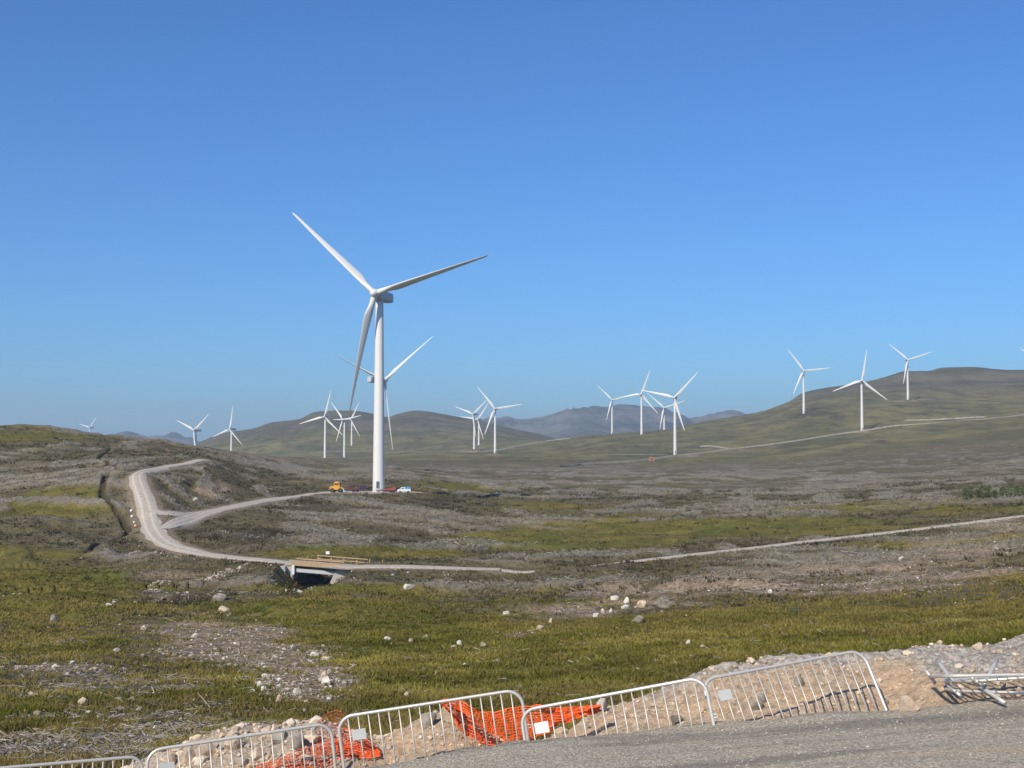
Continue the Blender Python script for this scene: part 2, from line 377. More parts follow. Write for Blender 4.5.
def paint(name, col, rough=.5, metal=0, var=.12, scale=3):
    t = NT(name); n = t.noise(scale, 4)
    t.color(t.mix(n, tuple(c*(1-var) for c in col), tuple(min(1, c*(1+var)) for c in col)))
    t.b.inputs['Roughness'].default_value = rough; t.b.inputs['Metallic'].default_value = metal; t.b.inputs['Specular IOR Level'].default_value = .4
    return t.m

def mat_moor():
    t = NT('moorland'); o = t.coords()
    cv = t.attr('cover'); g, b, d = t.sep(cv.outputs['Color'])[:3]; p = cv.outputs['Alpha']
    zz = t.sep(t.attr('zone').outputs['Color']); far = zz[0]
    nf = t.noise(1.7, 8, .7, o); nm = t.noise(.11, 6, .65, o); nl = t.noise(.02, 5, .6, o)
    # heather and dead bracken
    heath = t.mix(t.ramp(nm, .38, .62), (.045, .038, .023), (.118, .10, .054))
    heath = t.mix(t.ramp(nf, .4, .66), heath, (.18, .152, .092))
    fm = t.noise(.009, 6, .6, o)
    fh = t.mix(t.ramp(fm, .36, .62), (.098, .092, .04), (.185, .162, .066))
    fh = t.mix(t.ramp(t.noise(.035, 6, .7, t.mapping((1, .35, 1), (0, 0, .2), o)), .42, .7), fh, (.07, .056, .042))
    fh = t.mix(t.mul(t.ramp(t.noise(.0045, 5, .6, o), .5, .68), .5), fh, (.13, .105, .05))
    fh = t.mix(t.mul(zz[1], .8), fh, t.mix(t.ramp(fm, .4, .6), (.075, .066, .048), (.125, .108, .08)))
    sp = t.noise(.07, 8, .8, t.mapping((1, .4, 1), (0, 0, .25), o))
    fh = t.mix(t.mul(t.ramp(sp, .5, .68), .55), fh, (.14, .125, .082)); fh = t.mix(t.mul(t.ramp(sp, .5, .34), .5), fh, (.03, .028, .018))
    col = t.mix(far, heath, fh)
    gr = t.mix(t.ramp(t.noise(.16, 5, .65, o), .36, .62), (.062, .066, .012), (.15, .122, .03))
    gr = t.mix(t.ramp(nf, .42, .7), gr, (.2, .165, .05))
    gr = t.mix(t.mul(t.ramp(t.noise(.05, 4, .6, o), .5, .66), .65), gr, (.09, .11, .02))
    col = t.mix(t.mul(g, .92), col, gr)
    st = t.noise(.9, 7, .75, t.mapping((1, .45, 1), (0, 0, .5), o), .6)
    br = t.mix(t.ramp(st, .36, .62), (.12, .108, .08), (.27, .246, .20))
    br = t.mix(t.ramp(nl, .42, .62), br, t.mix(.5, br, (.19, .15, .115)))
    col = t.mix(t.mul(b, .9), col, br)
    de = t.mix(t.ramp(t.noise(2.3, 8, .75, o), .36, .64), (.15, .108, .07), (.42, .325, .235))
    col = t.mix(t.mul(d, .85), col, de)
    col = t.mix(t.mul(p, .85), col, t.mix(nf, (.026, .02, .014), (.08, .062, .042)))
    t.color(t.scale(col, 1.28)); t.b.inputs['Roughness'].default_value = 1; t.b.inputs['Specular IOR Level'].default_value = .05
    bh = t.mul(t.noise(.9, 9, .72, o), t.mul(t.noise(.12, 6, .7, o), 2.2), 'ADD')
    t.bump(bh, .9, .85)
    return t.m

def mat_gravel(name, a, b, c, scale=9, along=None, bump=.03):
    t = NT(name); o = t.coords()
    col = t.mix(t.ramp(t.noise(scale, 8, .75, o), .33, .67), a, b)
    col = t.mix(t.mul(t.ramp(t.noise(.7, 4, .6, o), .45, .7), .5), col, c)
    if along is not None:
        ac = t.sep(t.attr('across').outputs['Color'])[0]
        w = t.mul(t.mul(ac, ac), 1.0); 
        n = t.new('ShaderNodeMath', operation='SINE'); t.l(t.mul(ac, 9.4), n.inputs[0])
        col = t.mix(t.mul(t.ramp(t.mul(n.outputs[0], t.noise(.4, 3, .6, o), 'ADD'), .6, 1.5), along), col, tuple(min(1, x*1.3) for x in b))
        col = t.mix(t.mul(t.ramp(t.mul(w, t.mul(t.noise(.9, 5, .7, o), .5), 'ADD'), .8, 1.25), .75), col, tuple(x*.6 for x in a))
    t.color(col); t.b.inputs['Roughness'].default_value = .95
    t.bump(t.mul(t.noise(scale*1.5, 8, .75, o), t.mul(t.noise(1.4, 4, .6, o), 1.2), 'ADD'), bump, 1)
    return t.m

def mat_yard():
    t = NT('yard_gravel'); o = t.coords()
    st = t.noise(.55, 6, .62, t.mapping((.22, 2.3, .4), (0, 0, .10), o), .5)
    fine = t.noise(26, 8, .8, o); mid = t.noise(5, 6, .7, o)
    col = t.mix(t.ramp(fine, .34, .66), (.15, .128, .09), (.46, .405, .31))
    col = t.mix(t.mul(t.ramp(st, .5, .62), .6), col, t.mix(mid, (.085, .076, .062), (.155, .14, .115)))
    col = t.mix(t.mul(t.ramp(t.noise(.45, 6, .65, t.mapping((.25, 2.6, .4), (0, 0, .06), o), .8), .54, .64), .75), col, t.mix(fine, (.27, .2, .13), (.44, .35, .24)))
    col = t.mix(t.mul(t.ramp(t.noise(60, 3, .6, o), .64, .74), .8), col, (.52, .49, .43))
    t.color(t.scale(col, 2.1)); t.b.inputs['Roughness'].default_value = .95
    t.bump(t.mul(t.mul(fine, mid, 'ADD'), t.mul(st, 1.5), 'ADD'), .06, 1); return t.m

def mat_spoil():
    t = NT('spoil'); o = t.coords()
    gy = t.sep(t.attr('soil').outputs['Color'])[0]
    n = t.noise(11, 9, .78, o); m = t.noise(1.6, 5, .6, o)
    sand = t.mix(t.ramp(n, .34, .66), (.24, .17, .105), (.46, .36, .255))
    sand = t.mix(t.mul(t.ramp(m, .45, .68), .55), sand, (.5, .33, .19))
    grey = t.mix(t.ramp(n, .34, .68), (.16, .135, .108), (.5, .45, .375))
    col = t.mix(t.ramp(t.mul(gy, t.mul(m, .6), 'ADD'), .55, .95), sand, grey)
    col = t.mix(t.mul(t.ramp(t.noise(38, 4, .6, o), .62, .74), .7), col, (.6, .55, .48))
    t.color(t.scale(col, 1.95)); t.b.inputs['Roughness'].default_value = .97
    t.bump(t.mul(n, t.mul(t.noise(3.2, 6, .7, o), 2), 'ADD'), .09, 1); return t.m

def mat_stone(name, a, b, rough=.9):
    t = NT(name); o = t.coords(); inf = t.new('ShaderNodeObjectInfo')
    v = t.new('ShaderNodeVectorMath', operation='ADD'); t.l(o, v.inputs[0]); t.l(inf.outputs['Location'], v.inputs[1])
    col = t.mix(t.ramp(t.noise(2.2, 7, .7, v.outputs[0]), .34, .66), a, b)
    col = t.mix(t.mul(t.ramp(t.noise(5, 5, .7, v.outputs[0]), .58, .7), .6), col, tuple(x*.45 for x in a))
    t.color(col); t.bump(t.noise(6, 7, .7, v.outputs[0]), .06, .8); return t.m

def mat_attr(name, rough=.9, trans=0, var=.25, scale=4):
    t = NT(name); a = t.attr('tint').outputs['Color']
    n = t.noise(scale, 4, .6)
    hsv = t.new('ShaderNodeHueSaturation'); t.l(a, hsv.inputs['Color']); t.l(t.mul(t.mul(n, 2*var), 1-var, 'ADD'), hsv.inputs['Value'])
    t.color(hsv.outputs['Color']); t.b.inputs['Roughness'].default_value = rough; t.b.inputs['Specular IOR Level'].default_value = .12
    if trans:
        tr = t.new('ShaderNodeBsdfTranslucent'); t.l(hsv.outputs['Color'], tr.inputs['Color'])
        ms = t.new('ShaderNodeMixShader'); ms.inputs[0].default_value = trans
        t.l(t.b.outputs[0], ms.inputs[1]); t.l(tr.outputs[0], ms.inputs[2]); t.l(ms.outputs[0], t.n['Material Output'].inputs['Surface'])
    return t.m

M = {}
M['moor'] = mat_moor()
M['road'] = mat_gravel('track_gravel', (.33, .285, .225), (.56, .5, .415), (.46, .39, .305), 1.6, .45, .08)
M['far_road'] = mat_gravel('far_track', (.2, .185, .135), (.36, .33, .25), (.26, .24, .17), .2, None, .3)
M['far_faint'] = mat_gravel('far_faint_track', (.1, .092, .06), (.175, .16, .11), (.11, .1, .06), .12, None, .3)
M['far_pale'] = mat_gravel('far_pale_track', (.2, .19, .16), (.42, .4, .35), (.26, .24, .19), .2, None, .3)
M['yard'] = mat_yard(); M['spoil'] = mat_spoil()
M['white'] = paint('turbine_white', (.72, .71, .68), .42, 0, .03, .2)
M['nacelle'] = paint('nacelle_white', (.5, .52, .53), .42, 0, .04, .4)
M['dark'] = paint('dark_grey', (.05, .055, .06), .5)
M['doorgreen'] = paint('door_green', (.06, .11, .10), .5)
M['galv'] = paint('galvanised', (.66, .63, .56), .38, .35, .16, 7)
M['bar'] = paint('barrier_bar', (.62, .58, .50), .42, .3, .2, 9)
M['plate'] = paint('plate_white', (.78, .78, .76), .4, 0, .08, 9)
M['plate_old'] = paint('plate_worn', (.5, .52, .49), .55, 0, .15, 9)
M['net'] = paint('orange_net', (.95, .13, .022), .55, 0, .18, 14)
M['net_old'] = paint('faded_orange_net', (.55, .085, .03), .6, 0, .3, 14)
M['yellow'] = paint('machine_yellow', (.66, .33, .035), .5, 0, .25)
M['red'] = paint('machine_red', (.27, .06, .05), .5, 0, .15)
M['maroon'] = paint('maroon', (.13, .035, .04), .6, 0, .2)
M['navy'] = paint('navy', (.035, .035, .08), .5, 0, .2)
M['vanwhite'] = paint('van_white', (.8, .8, .8), .35, 0, .04)
M['blue'] = paint('sky_blue', (.07, .40, .62), .4, 0, .1)
M['rubber'] = paint('rubber', (.03, .03, .03), .8)
M['timber'] = paint('timber', (.43, .31, .17), .75, 0, .22, 2)
M['rust'] = paint('rust_steel', (.36, .19, .09), .75, 0, .3, 1.5)
M['concrete'] = paint('concrete', (.42, .41, .38), .85, 0, .16, 1.2)
M['beam'] = paint('beam', (.50, .52, .53), .6, 0, .08, 1)
M['drumw'] = paint('drum_white', (.8, .79, .76), .5)
M['drumr'] = paint('drum_orange', (.7, .2, .08), .5)
M['hut'] = paint('hut_rust', (.42, .17, .07), .7, 0, .25)
M['stone_white'] = mat_stone('stone_white', (.42, .39, .33), (.72, .69, .61))
M['stone_tan'] = mat_stone('stone_tan', (.34, .25, .17), (.66, .54, .41))
M['stone_grey'] = mat_stone('stone_grey', (.16, .142, .112), (.40, .365, .30))
M['grass'] = mat_attr('grass_blades', .8, .35, .3, 6)
M['twig'] = mat_attr('dead_twigs', .95, 0, .3, 5)
M['rubble'] = mat_attr('rubble', .95, 0, .35, 12)
M['leaf'] = mat_attr('leaf', .8, .25, .3, 3)
M['bark'] = paint('bark', (.10, .08, .06), .95)
def mat_water():
    t = NT('stream_water'); t.color((.02, .022, .02)); t.b.inputs['Roughness'].default_value = .12; t.b.inputs['Specular IOR Level'].default_value = .5
    t.bump(t.noise(3, 3), .05, .3); return t.m
M['water'] = mat_water()
def mat_mount():
    t = NT('mountain'); o = t.coords()
    c = t.mix(t.ramp(t.noise(.0016, 8, .68, o), .38, .64), (.04, .043, .042), (.2, .19, .18))
    t.color(c); t.b.inputs['Roughness'].default_value = 1; t.b.inputs['Specular IOR Level'].default_value = 0
    t.bump(t.noise(.004, 8, .65, o), 60, .8); return t.m
M['mount'] = mat_mount()

# ------------------------------------------------------------------ moorland sheet
pc = np.concatenate([np.arange(-1180, -60, 24), np.arange(-60, 1084, 1.3), np.arange(1084, 2190, 24)])
ld = np.concatenate([np.linspace(math.log(11), math.log(90), 330, endpoint=False), np.linspace(math.log(90), math.log(900), 520, endpoint=False), np.linspace(math.log(900), math.log(4290), 190)])
Dg = np.exp(ld)[:,None]*np.ones(len(pc))[None]; Xg = (pc[None]-W/2)/F*Dg
Zg = terrain(Xg, Dg)
g, b, d, p, far = cover(Xg, Dg, Zg)
me = big_mesh('moorland', np.stack([Xg, Dg, Zg], -1).reshape(-1, 3), grid_faces(len(ld), len(pc)),
     cols={'cover': np.stack([g, b, d, p], -1).reshape(-1, 4), 'zone': np.stack([far, far*np.maximum(sstep(70, 125, Zg+14*fbm(Xg, Dg, 220, 4, 61)), sstep(2800, 3050, Dg+90*fbm(Xg, Dg, 200, 3, 62))*(Xg < 420)), far*0, far*0+1], -1).reshape(-1, 4)}, smooth=True)
tag(link('moorland', me, M['moor']), kind='structure')

def ground(X, D):                      # height of the built sheet (bilinear on its own grid)
    X = np.atleast_1d(np.asarray(X, float)); D = np.atleast_1d(np.asarray(D, float))
    px = W/2+F*X/D
    i = np.interp(px, pc, np.arange(len(pc))); j = np.interp(np.log(D), ld, np.arange(len(ld)))
    i0 = np.minimum(i.astype(int), len(pc)-2); j0 = np.minimum(j.astype(int), len(ld)-2); fi = i-i0; fj = j-j0
    return (Zg[j0,i0]*(1-fi)+Zg[j0,i0+1]*fi)*(1-fj)+(Zg[j0+1,i0]*(1-fi)+Zg[j0+1,i0+1]*fi)*fj
def samp(A, X, D):
    px = W/2+F*X/D
    i = np.rint(np.interp(px, pc, np.arange(len(pc)))).astype(int); j = np.rint(np.interp(np.log(D), ld, np.arange(len(ld)))).astype(int)
    return A[j, i]

# mountains and the plain beyond
def polyl(p, x): 
    a = np.array(p, float); return np.interp(x, a[:,0], a[:,1])
MP = [(-1200,455),(60,452),(120,446),(130,443),(148,438.5),(165,443),(185,450),(220,456),(430,446),(470,430),(490,420),(505,417.5),(519,421),(544,418.7),(562,412.5),(575,408.5),(587,408),(597,410),(617,406),(637,407.5),(652,411),(672,413),(687,421),(702,417.5),(720,413),(737,415),(770,420),(830,430),(1024,445),(2200,455)]
mx = np.concatenate([np.arange(-1200, 60, 40), np.arange(60, 900, 2.0), np.arange(900, 2200, 40)])
DM = 8200.0
tt = np.linspace(-1, 1, 90)
crest = pchip([q[0] for q in MP], np.array([q[1] for q in MP], float), mx)[:,0]
hm = zpix(crest, DM)+70
Dm = DM+tt[:,None]*2600*np.ones(len(mx))[None]; Xm = (mx[None]-W/2)/F*DM*np.ones(len(tt))[:,None]*(Dm/DM)**.5
prof = np.clip(1-np.abs(tt), 0, 1)[:,None]**.85
rid = fbm(Xm, Dm, 900, 5, 71)
bw = np.clip((1-prof)*3, 0, 1)
Zm = -70+bw*prof*(125*(1-2*np.abs(fbm(Xm, Dm, 520, 4, 72)))+45*fbm(Xm, Dm, 170, 4, 73))+14*fbm(Xm, Dm, 260, 4, 74)*prof+hm[None]*prof*(1-.34*np.abs(rid)*(1-prof)*2.2)
me = big_mesh('mountains', np.stack([Xm, Dm, Zm], -1).reshape(-1,3), grid_faces(len(tt), len(mx)), smooth=True)
tag(link('mountains', me, M['mount']), kind='structure')
xs = np.linspace(-16000, 16000, 30); ys = np.linspace(3900, 15500, 20)
XX, YY = np.meshgrid(xs, ys); me = big_mesh('plain', np.stack([XX, YY, XX*0-72], -1).reshape(-1,3), grid_faces(20, 30), smooth=True)
tag(link('plain', me, M['mount']), kind='structure')

# ------------------------------------------------------------------ roads
def ribbon(name, L, zfun, lift, mat, ncr=7, wob=.25, seed=0, wmul=1.0):
    t = np.gradient(L[:,:2], axis=0); t /= np.linalg.norm(t, axis=1)[:,None]+1e-9; nrm = np.stack([-t[:,1], t[:,0]], -1)
    s = np.linspace(-1, 1, ncr); ar = np.arange(len(L))
    V = []; A = []
    for k, q in enumerate(s):
        w = L[:,2]*.5*wmul*(np.clip(np.minimum(ar+1, len(L)-ar)/8, .1, 1) if wmul < 1 else 1)*(1+wob*vn(ar*.33, ar*0+k*3.7*(1 if abs(q) == 1 else 0), seed)*(abs(q)**4))
        P = L[:,:2]+nrm*(q*w)[:,None]
        z = zfun(P[:,0], P[:,1])+lift*(1 if abs(q) < 1 else -.6)
        V.append(np.column_stack([P, z])); A.append(np.full(len(L), q))
    V = np.stack(V, 1).reshape(-1,3); A = np.stack(A, 1).reshape(-1)
    q = grid_faces(len(L), ncr)
    me = big_mesh(name, V, q, cols={'across': np.stack([A, A, A, A*0+1], -1)}, smooth=True)
    return tag(link(name, me, mat), kind='structure')
def road_z(k, x, y):
    dd, j = near_line(x, y, RC[k], 14); return np.maximum(ground(x, y), base_z(x, y)+0*RZ[k][j])
for i, k in enumerate(ROADS):
    ribbon('site_road', RC[k], lambda x, y, k=k: road_z(k, x, y), .16+.025*i, M['road'], 9, .3, i)
for i, k in enumerate(ROADS_FAR):
    ribbon('hillside_track', RC[k], lambda x, y: ground(x, y), 1.4, M['far_pale'] if k in ('high', 'loop') else M['far_road'] if k in ('ridge', 'sand') else M['far_faint'], 5, .4, 20+i, .9)
# hardstanding at the turbine
n = 64; th = np.linspace(0, 2*math.pi, n, endpoint=False); rr = np.linspace(0, 1, 9)
V = []
for r_ in rr:
    k = r_*(1+.10*vn(np.cos(th)*2, np.sin(th)*2, 3)); x = PADC[0]+19*.9*k*np.cos(th); y = PADC[1]+13*.9*k*np.sin(th)
    V.append(np.column_stack([x, y, ground(x, y)+.08]))
V = np.vstack(V); q = []
for a in range(8):
    for c in range(n): q.append((a*n+c, a*n+(c+1) % n, (a+1)*n+(c+1) % n, (a+1)*n+c))
tag(link('turbine_hardstanding', big_mesh('turbine_hardstanding', V, np.array(q), cols={'across': np.zeros((len(V),4))}, smooth=True), M['road']), kind='structure')
# stream water
SL = STREAM[(STREAM[:,1] < BR_D+1.5)]
SW = SL.copy(); SW[:,2] *= .55
tag(ribbon('stream_water', SW, lambda x, y: ground(x, y)+.12, .1, M['water'], 5, .2, 9), kind='structure')

# ------------------------------------------------------------------ foreground yard and spoil bank
EP = [(-400,-4.75),(200,-4.12),(345,-3.84),(512,-3.47),(600,-3.375),(700,-3.28),(860,-3.11),(1024,-2.97),(1400,-2.7)]
def pad_z(X):
    X = np.asarray(X, float); px = W/2+F*X/15.5
    return ZC+np.interp(px, [e[0] for e in EP], [e[1] for e in EP])
def edge_d(X): return 15.45+.10*vn(np.asarray(X)*.9, np.asarray(X)*0, 5)+.05*vn(np.asarray(X)*3.1, np.asarray(X)*0, 6)
xs = np.concatenate([np.linspace(-60, -10, 30, endpoint=False), np.linspace(-10, 14, 420), np.linspace(14.2, 60, 30)])
ts = np.concatenate([np.linspace(0, .62, 16, endpoint=False), np.linspace(.62, 1, 170)])
XX = xs[None]*np.ones(len(ts))[:,None]; E = edge_d(xs)
YY = -45+(E[None]+45)*ts[:,None]; 
ZZ = pad_z(XX)+.035*fbm(XX, YY*2.2, 1.6, 4, 81)+.014*fbm(XX, YY, .22, 3, 82)
Xa, Ya, Za = [XX], [YY], [ZZ]
for k, (dy, dz) in enumerate([(.12,-.03),(.3,-.14),(.5,-.32),(.8,-.55),(1.2,-.9)]):   # the shoulder falls away
    Xa.append(xs[None]); Ya.append((E+dy)[None]); Za.append((ZZ[-1]+dz+.04*fbm(xs, xs*0+k, .5, 3, 83))[None])
XX = np.vstack(Xa); YY = np.vstack(Ya); ZZ = np.vstack(Za)
tag(link('gravel_yard', big_mesh('gravel_yard', np.stack([XX, YY, ZZ], -1).reshape(-1,3), grid_faces(XX.shape[0], XX.shape[1]), smooth=True), M['yard']), kind='structure')

CR = [(-500,800),(-50,800),(60,796),(110,784),(150,762),(180,746),(200,738),(230,731),(262,730),(300,724),(322,728),(350,735),(380,737),(405,731),(425,722),(445,713),(460,712),(472,722),(490,737),(510,745),(535,746),(565,738),(600,718),(640,697),(668,687),(690,679),(720,670),(760,664),(800,658),(850,651),(900,650),(960,647),(1000,645),(1024,642),(1200,632),(1500,615)]
DC = 18.2
def bank_z(X, D):
    X = np.asarray(X, float); D = np.asarray(D, float)
    px = W/2+F*X/DC
    zc = zpix(np.interp(px, [c[0] for c in CR], [c[1] for c in CR]), DC)
    foot = pad_z(X)-.62*(1-sstep(845, 905, px)) - .05
    t = np.clip((D-15.9)/(DC-15.9), 0, 1); up = foot+(zc-foot)*(t*t*(3-2*t)*.35+.65*t)
    back = np.clip((D-DC)/3.0, 0, 1); zb = base_z(X, D)-.25
    z = np.where(D < DC, up, zc+(zb-zc)*(back*back*(3-2*back)))
    rough = .13*fbm(X, D, .9, 4, 91)+.07*np.abs(fbm(X, D, .28, 3, 92))+.03*fbm(X, D, .09, 2, 93)
    return z+rough*sstep(15.6, 16.4, D)*(1-.8*back)
xs = np.linspace(-9.5, 22, 760); ys = np.concatenate([np.linspace(15.55, 18.8, 110), np.linspace(18.9, 21.3, 30)])
XX, YY = np.meshgrid(xs, ys); ZZ = bank_z(XX, YY)
pxx = W/2+F*XX/DC; soil = sstep(560, 900, pxx)*0.15+.75*sstep(870, 940, pxx)*sstep(16.5, 17.4, YY)+.45*(1-sstep(330, 480, pxx))+.55*sstep(17.5, 18.2, YY)*sstep(560, 700, pxx)
tag(link('spoil_bank', big_mesh('spoil_bank', np.stack([XX, YY, ZZ], -1).reshape(-1,3), grid_faces(len(ys), len(xs)), cols={'soil': np.stack([soil]*3+[soil*0+1], -1).reshape(-1,4)}, smooth=True), M['spoil']), kind='structure')
def surf_near(X, D):
    return np.where(D < edge_d(X), pad_z(X), np.maximum(bank_z(X, D), np.where(D < 16.2, pad_z(X)-.5, -99)))
def bank_hit(px, py):
    D = np.linspace(15.8, DC, 200); z = zpix(py, D); X = xpix(px, py, D); gz = bank_z(X, D)
    k = np.argmax(gz >= z); ok = gz[k] >= z[k]
    return (float(X[k]), float(D[k])) if ok else None

# ------------------------------------------------------------------ loose stones, merged
def ico(sub=1):
    bm = bmesh.new(); bmesh.ops.create_icosphere(bm, subdivisions=sub, radius=1)
    V = np.array([v.co[:] for v in bm.verts]); T = np.array([[v.index for v in f.verts] for f in bm.faces]); bm.free(); return V, T
IV, IT = ico(1); IV2, IT2 = ico(3)
def rock_shape(seed, V, blocky=.5):
    r = np.random.default_rng(seed); P = V.copy()
    for _ in range(11):                                  # cut flat faces
        nrm = r.normal(size=3); nrm /= np.linalg.norm(nrm); h = r.uniform(.45, .82)
        dd = P@nrm; P = P-np.outer(np.maximum(dd-h, 0)*.95, nrm)
    n = vn(V[:,0]*3+seed, V[:,1]*3+V[:,2]*2, seed)
    return P*(1+.06*n[:,None])*np.array([1, r.uniform(.65, .95), r.uniform(.55, .8)])
def merge_stones(name, X, D, Z, size, tint, kind='stuff', sub=False):
    nV, nT = (IV2, IT2) if sub else (IV, IT)
    sh = np.stack([rock_shape(s, nV) for s in range(14)])
    n = len(X); pick = RNG.integers(0, 14, n); a = RNG.uniform(0, 6.28, n)
    P = sh[pick]*(size*.5)[:,None,None]; c, s = np.cos(a)[:,None], np.sin(a)[:,None]
    Q = np.stack([P[...,0]*c-P[...,1]*s+X[:,None], P[...,0]*s+P[...,1]*c+D[:,None], P[...,2]+Z[:,None]], -1)
    T = (nT[None]+(np.arange(n)*len(nV))[:,None,None]).reshape(-1,3)
    C = np.repeat(np.concatenate([tint, np.ones((n,1))], 1)[:,None,:], len(nV), 1)
    return tag(link(name, big_mesh(name, Q.reshape(-1,3), None, T, cols={'tint': C.reshape(-1,4)}), M['rubble']), kind=kind)
def scatter(n, p0, p1, d0, d1):
    px = RNG.uniform(p0, p1, n); D = np.exp(RNG.uniform(math.log(d0), math.log(d1), n)); return (px-W/2)/F*D, D
def roadfree(X, D, m=.6):
    k = np.ones(len(X), bool)
    for key in ROADS:
        dd, i = near_line(X, D, RC[key], 12); k &= dd > RC[key][i,2]/2+m
    k &= np.sqrt(((X-PADC[0])/19)**2+((D-PADC[1])/13)**2) > .95
    return k
pal = np.array([(.64,.57,.47),(.52,.43,.33),(.44,.35,.26),(.36,.32,.27),(.70,.66,.58)])
X, D = scatter(80000, -60, 1100, 21.5, 300)
w = samp(d, X, D)*(.2+.35*(D < 90)+.22*(D < 170))+samp(b, X, D)*.045+.022; k = (RNG.random(len(X)) < w) & roadfree(X, D)
X, D = X[k], D[k]; sz = np.exp(RNG.normal(-2.5, .6, len(X)))*(1+D/170); sz = np.clip(sz, .045, .42)
dd, i = near_line(X, D, STREAM, 5); 
merge_stones('moor_rubble', X, D, ground(X, D)+sz*.12, sz, pal[RNG.integers(0, 5, len(X))]*RNG.uniform(.55, 1.0, (len(X),1)))
# stones lining the stream and the road foot
k = RNG.integers(0, len(STREAM), 700); X = STREAM[k,0]+RNG.normal(0, 1.6, 700); D = STREAM[k,1]+RNG.normal(0, 1.3, 700)
L = RC['main']; L = L[(L[:,1] < 300)]; k2 = RNG.integers(0, len(L), 110); X = np.concatenate([X, L[k2,0]-L[k2,2]*.5-RNG.uniform(.6, 4, 110)*.9]); D = np.concatenate([D, L[k2,1]-L[k2,2]*.5-RNG.uniform(.6, 5, 110)*.9])
pl = spline([hit(x, y) for x, y in ((243,572.5),(228,576),(214,580.5),(196,584),(176,588),(152,592))], .5); k3 = RNG.integers(0, len(pl), 420)
X = np.concatenate([X, pl[k3,0]+RNG.normal(0, .7, 420)]); D = np.concatenate([D, pl[k3,1]+RNG.normal(0, 1.0, 420)])
kk = roadfree(X, D, .3) & ~((np.abs(D-BR_D) < 5) & (np.abs(X-bxm) < 9)); X, D = X[kk], D[kk]
sz = np.exp(RNG.normal(-1.05, .5, len(X))); merge_stones('stream_stones', X, D, ground(X, D)+sz*.1, sz, pal[RNG.integers(0, 5, len(X))]*.8)
# rubble in the bank
X = RNG.uniform(-6.2, 12, 5200); D = RNG.uniform(15.9, 18.6, 5200)
px = W/2+F*X/DC
kk = (px < 520) | (RNG.random(len(X)) < .5); X, D, px = X[kk], D[kk], px[kk]; sz = np.exp(RNG.normal(-3.15, .55, len(X)))*np.where(px < 330, 1.7, 1.0); sz = np.clip(sz, .02, .3)
merge_stones('bank_rubble', X, D, bank_z(X, D)+sz*.1, sz, np.array([(.66,.53,.38),(.6,.44,.28),(.52,.42,.31),(.68,.59,.47),(.44,.37,.3)])[RNG.integers(0, 5, len(X))])
X = RNG.uniform(-6.5, 9, 15000); D = RNG.uniform(11.3, 15.5, 15000); sz = np.exp(RNG.normal(-4.2, .42, len(X)))
kk = D < edge_d(X); X, D, sz = X[kk], D[kk], sz[kk]
merge_stones('yard_pebbles', X, D, pad_z(X)+.035*fbm(X, D*2.2, 1.6, 4, 81)+sz*.05, sz, np.array([(.42,.38,.31),(.5,.45,.37),(.3,.27,.22),(.56,.5,.41)])[RNG.integers(0, 4, len(X))])

# ------------------------------------------------------------------ grass, heather and brash
def tufts(name, X, D, h, nb, spread, width, tint, mat, lean=.5):
    n = len(X); Z = ground(X, D)-.03
    a = RNG.uniform(0, 6.283, (n, nb)); r = spread[:,None]*np.sqrt(RNG.random((n, nb)))
    hb = h[:,None]*RNG.uniform(.55, 1.1, (n, nb)); ln = hb*RNG.uniform(.1, 1, (n, nb))*lean
    x0 = X[:,None]+r*np.cos(a); y0 = D[:,None]+r*np.sin(a); z0 = Z[:,None]+0*r
    o = a+RNG.normal(0, .6, (n, nb)); w = width[:,None]*RNG.uniform(.6, 1.2, (n, nb)); f = RNG.uniform(0, 6.283, (n, nb))
    wx, wy = w*np.cos(f), w*np.sin(f)
    def P(t, k): 
        q = ln*(t**1.8); return x0+q*np.cos(o)+k*wx*(1-.35*t), y0+q*np.sin(o)+k*wy*(1-.35*t), z0+hb*t*(1-.12*t)
    v = [P(0,-.5), P(0,.5), P(.6,.5), P(.6,-.5), P(1,0)]
    V = np.stack([np.stack(q, -1) for q in v], 2).reshape(-1,3)
    m = n*nb; bi = np.arange(m)*5
    Q = np.stack([bi, bi+1, bi+2, bi+3], -1); T = np.stack([bi+3, bi+2, bi+4], -1)
    tb = tint[:,None,:]*RNG.uniform(.82, 1.16, (n, nb, 1)); C = np.repeat(np.concatenate([tb, np.ones((n,nb,1))], -1)[:,:,None,:], 5, 2)
    return tag(link(name, big_mesh(name, V, Q, T, cols={'tint': C.reshape(-1,4)}), mat), kind='stuff')
def lerp(a, b, t): return np.array(a)[None]*(1-t[:,None])+np.array(b)[None]*t[:,None]
GX, GB, GD, GP = g, b, d, p
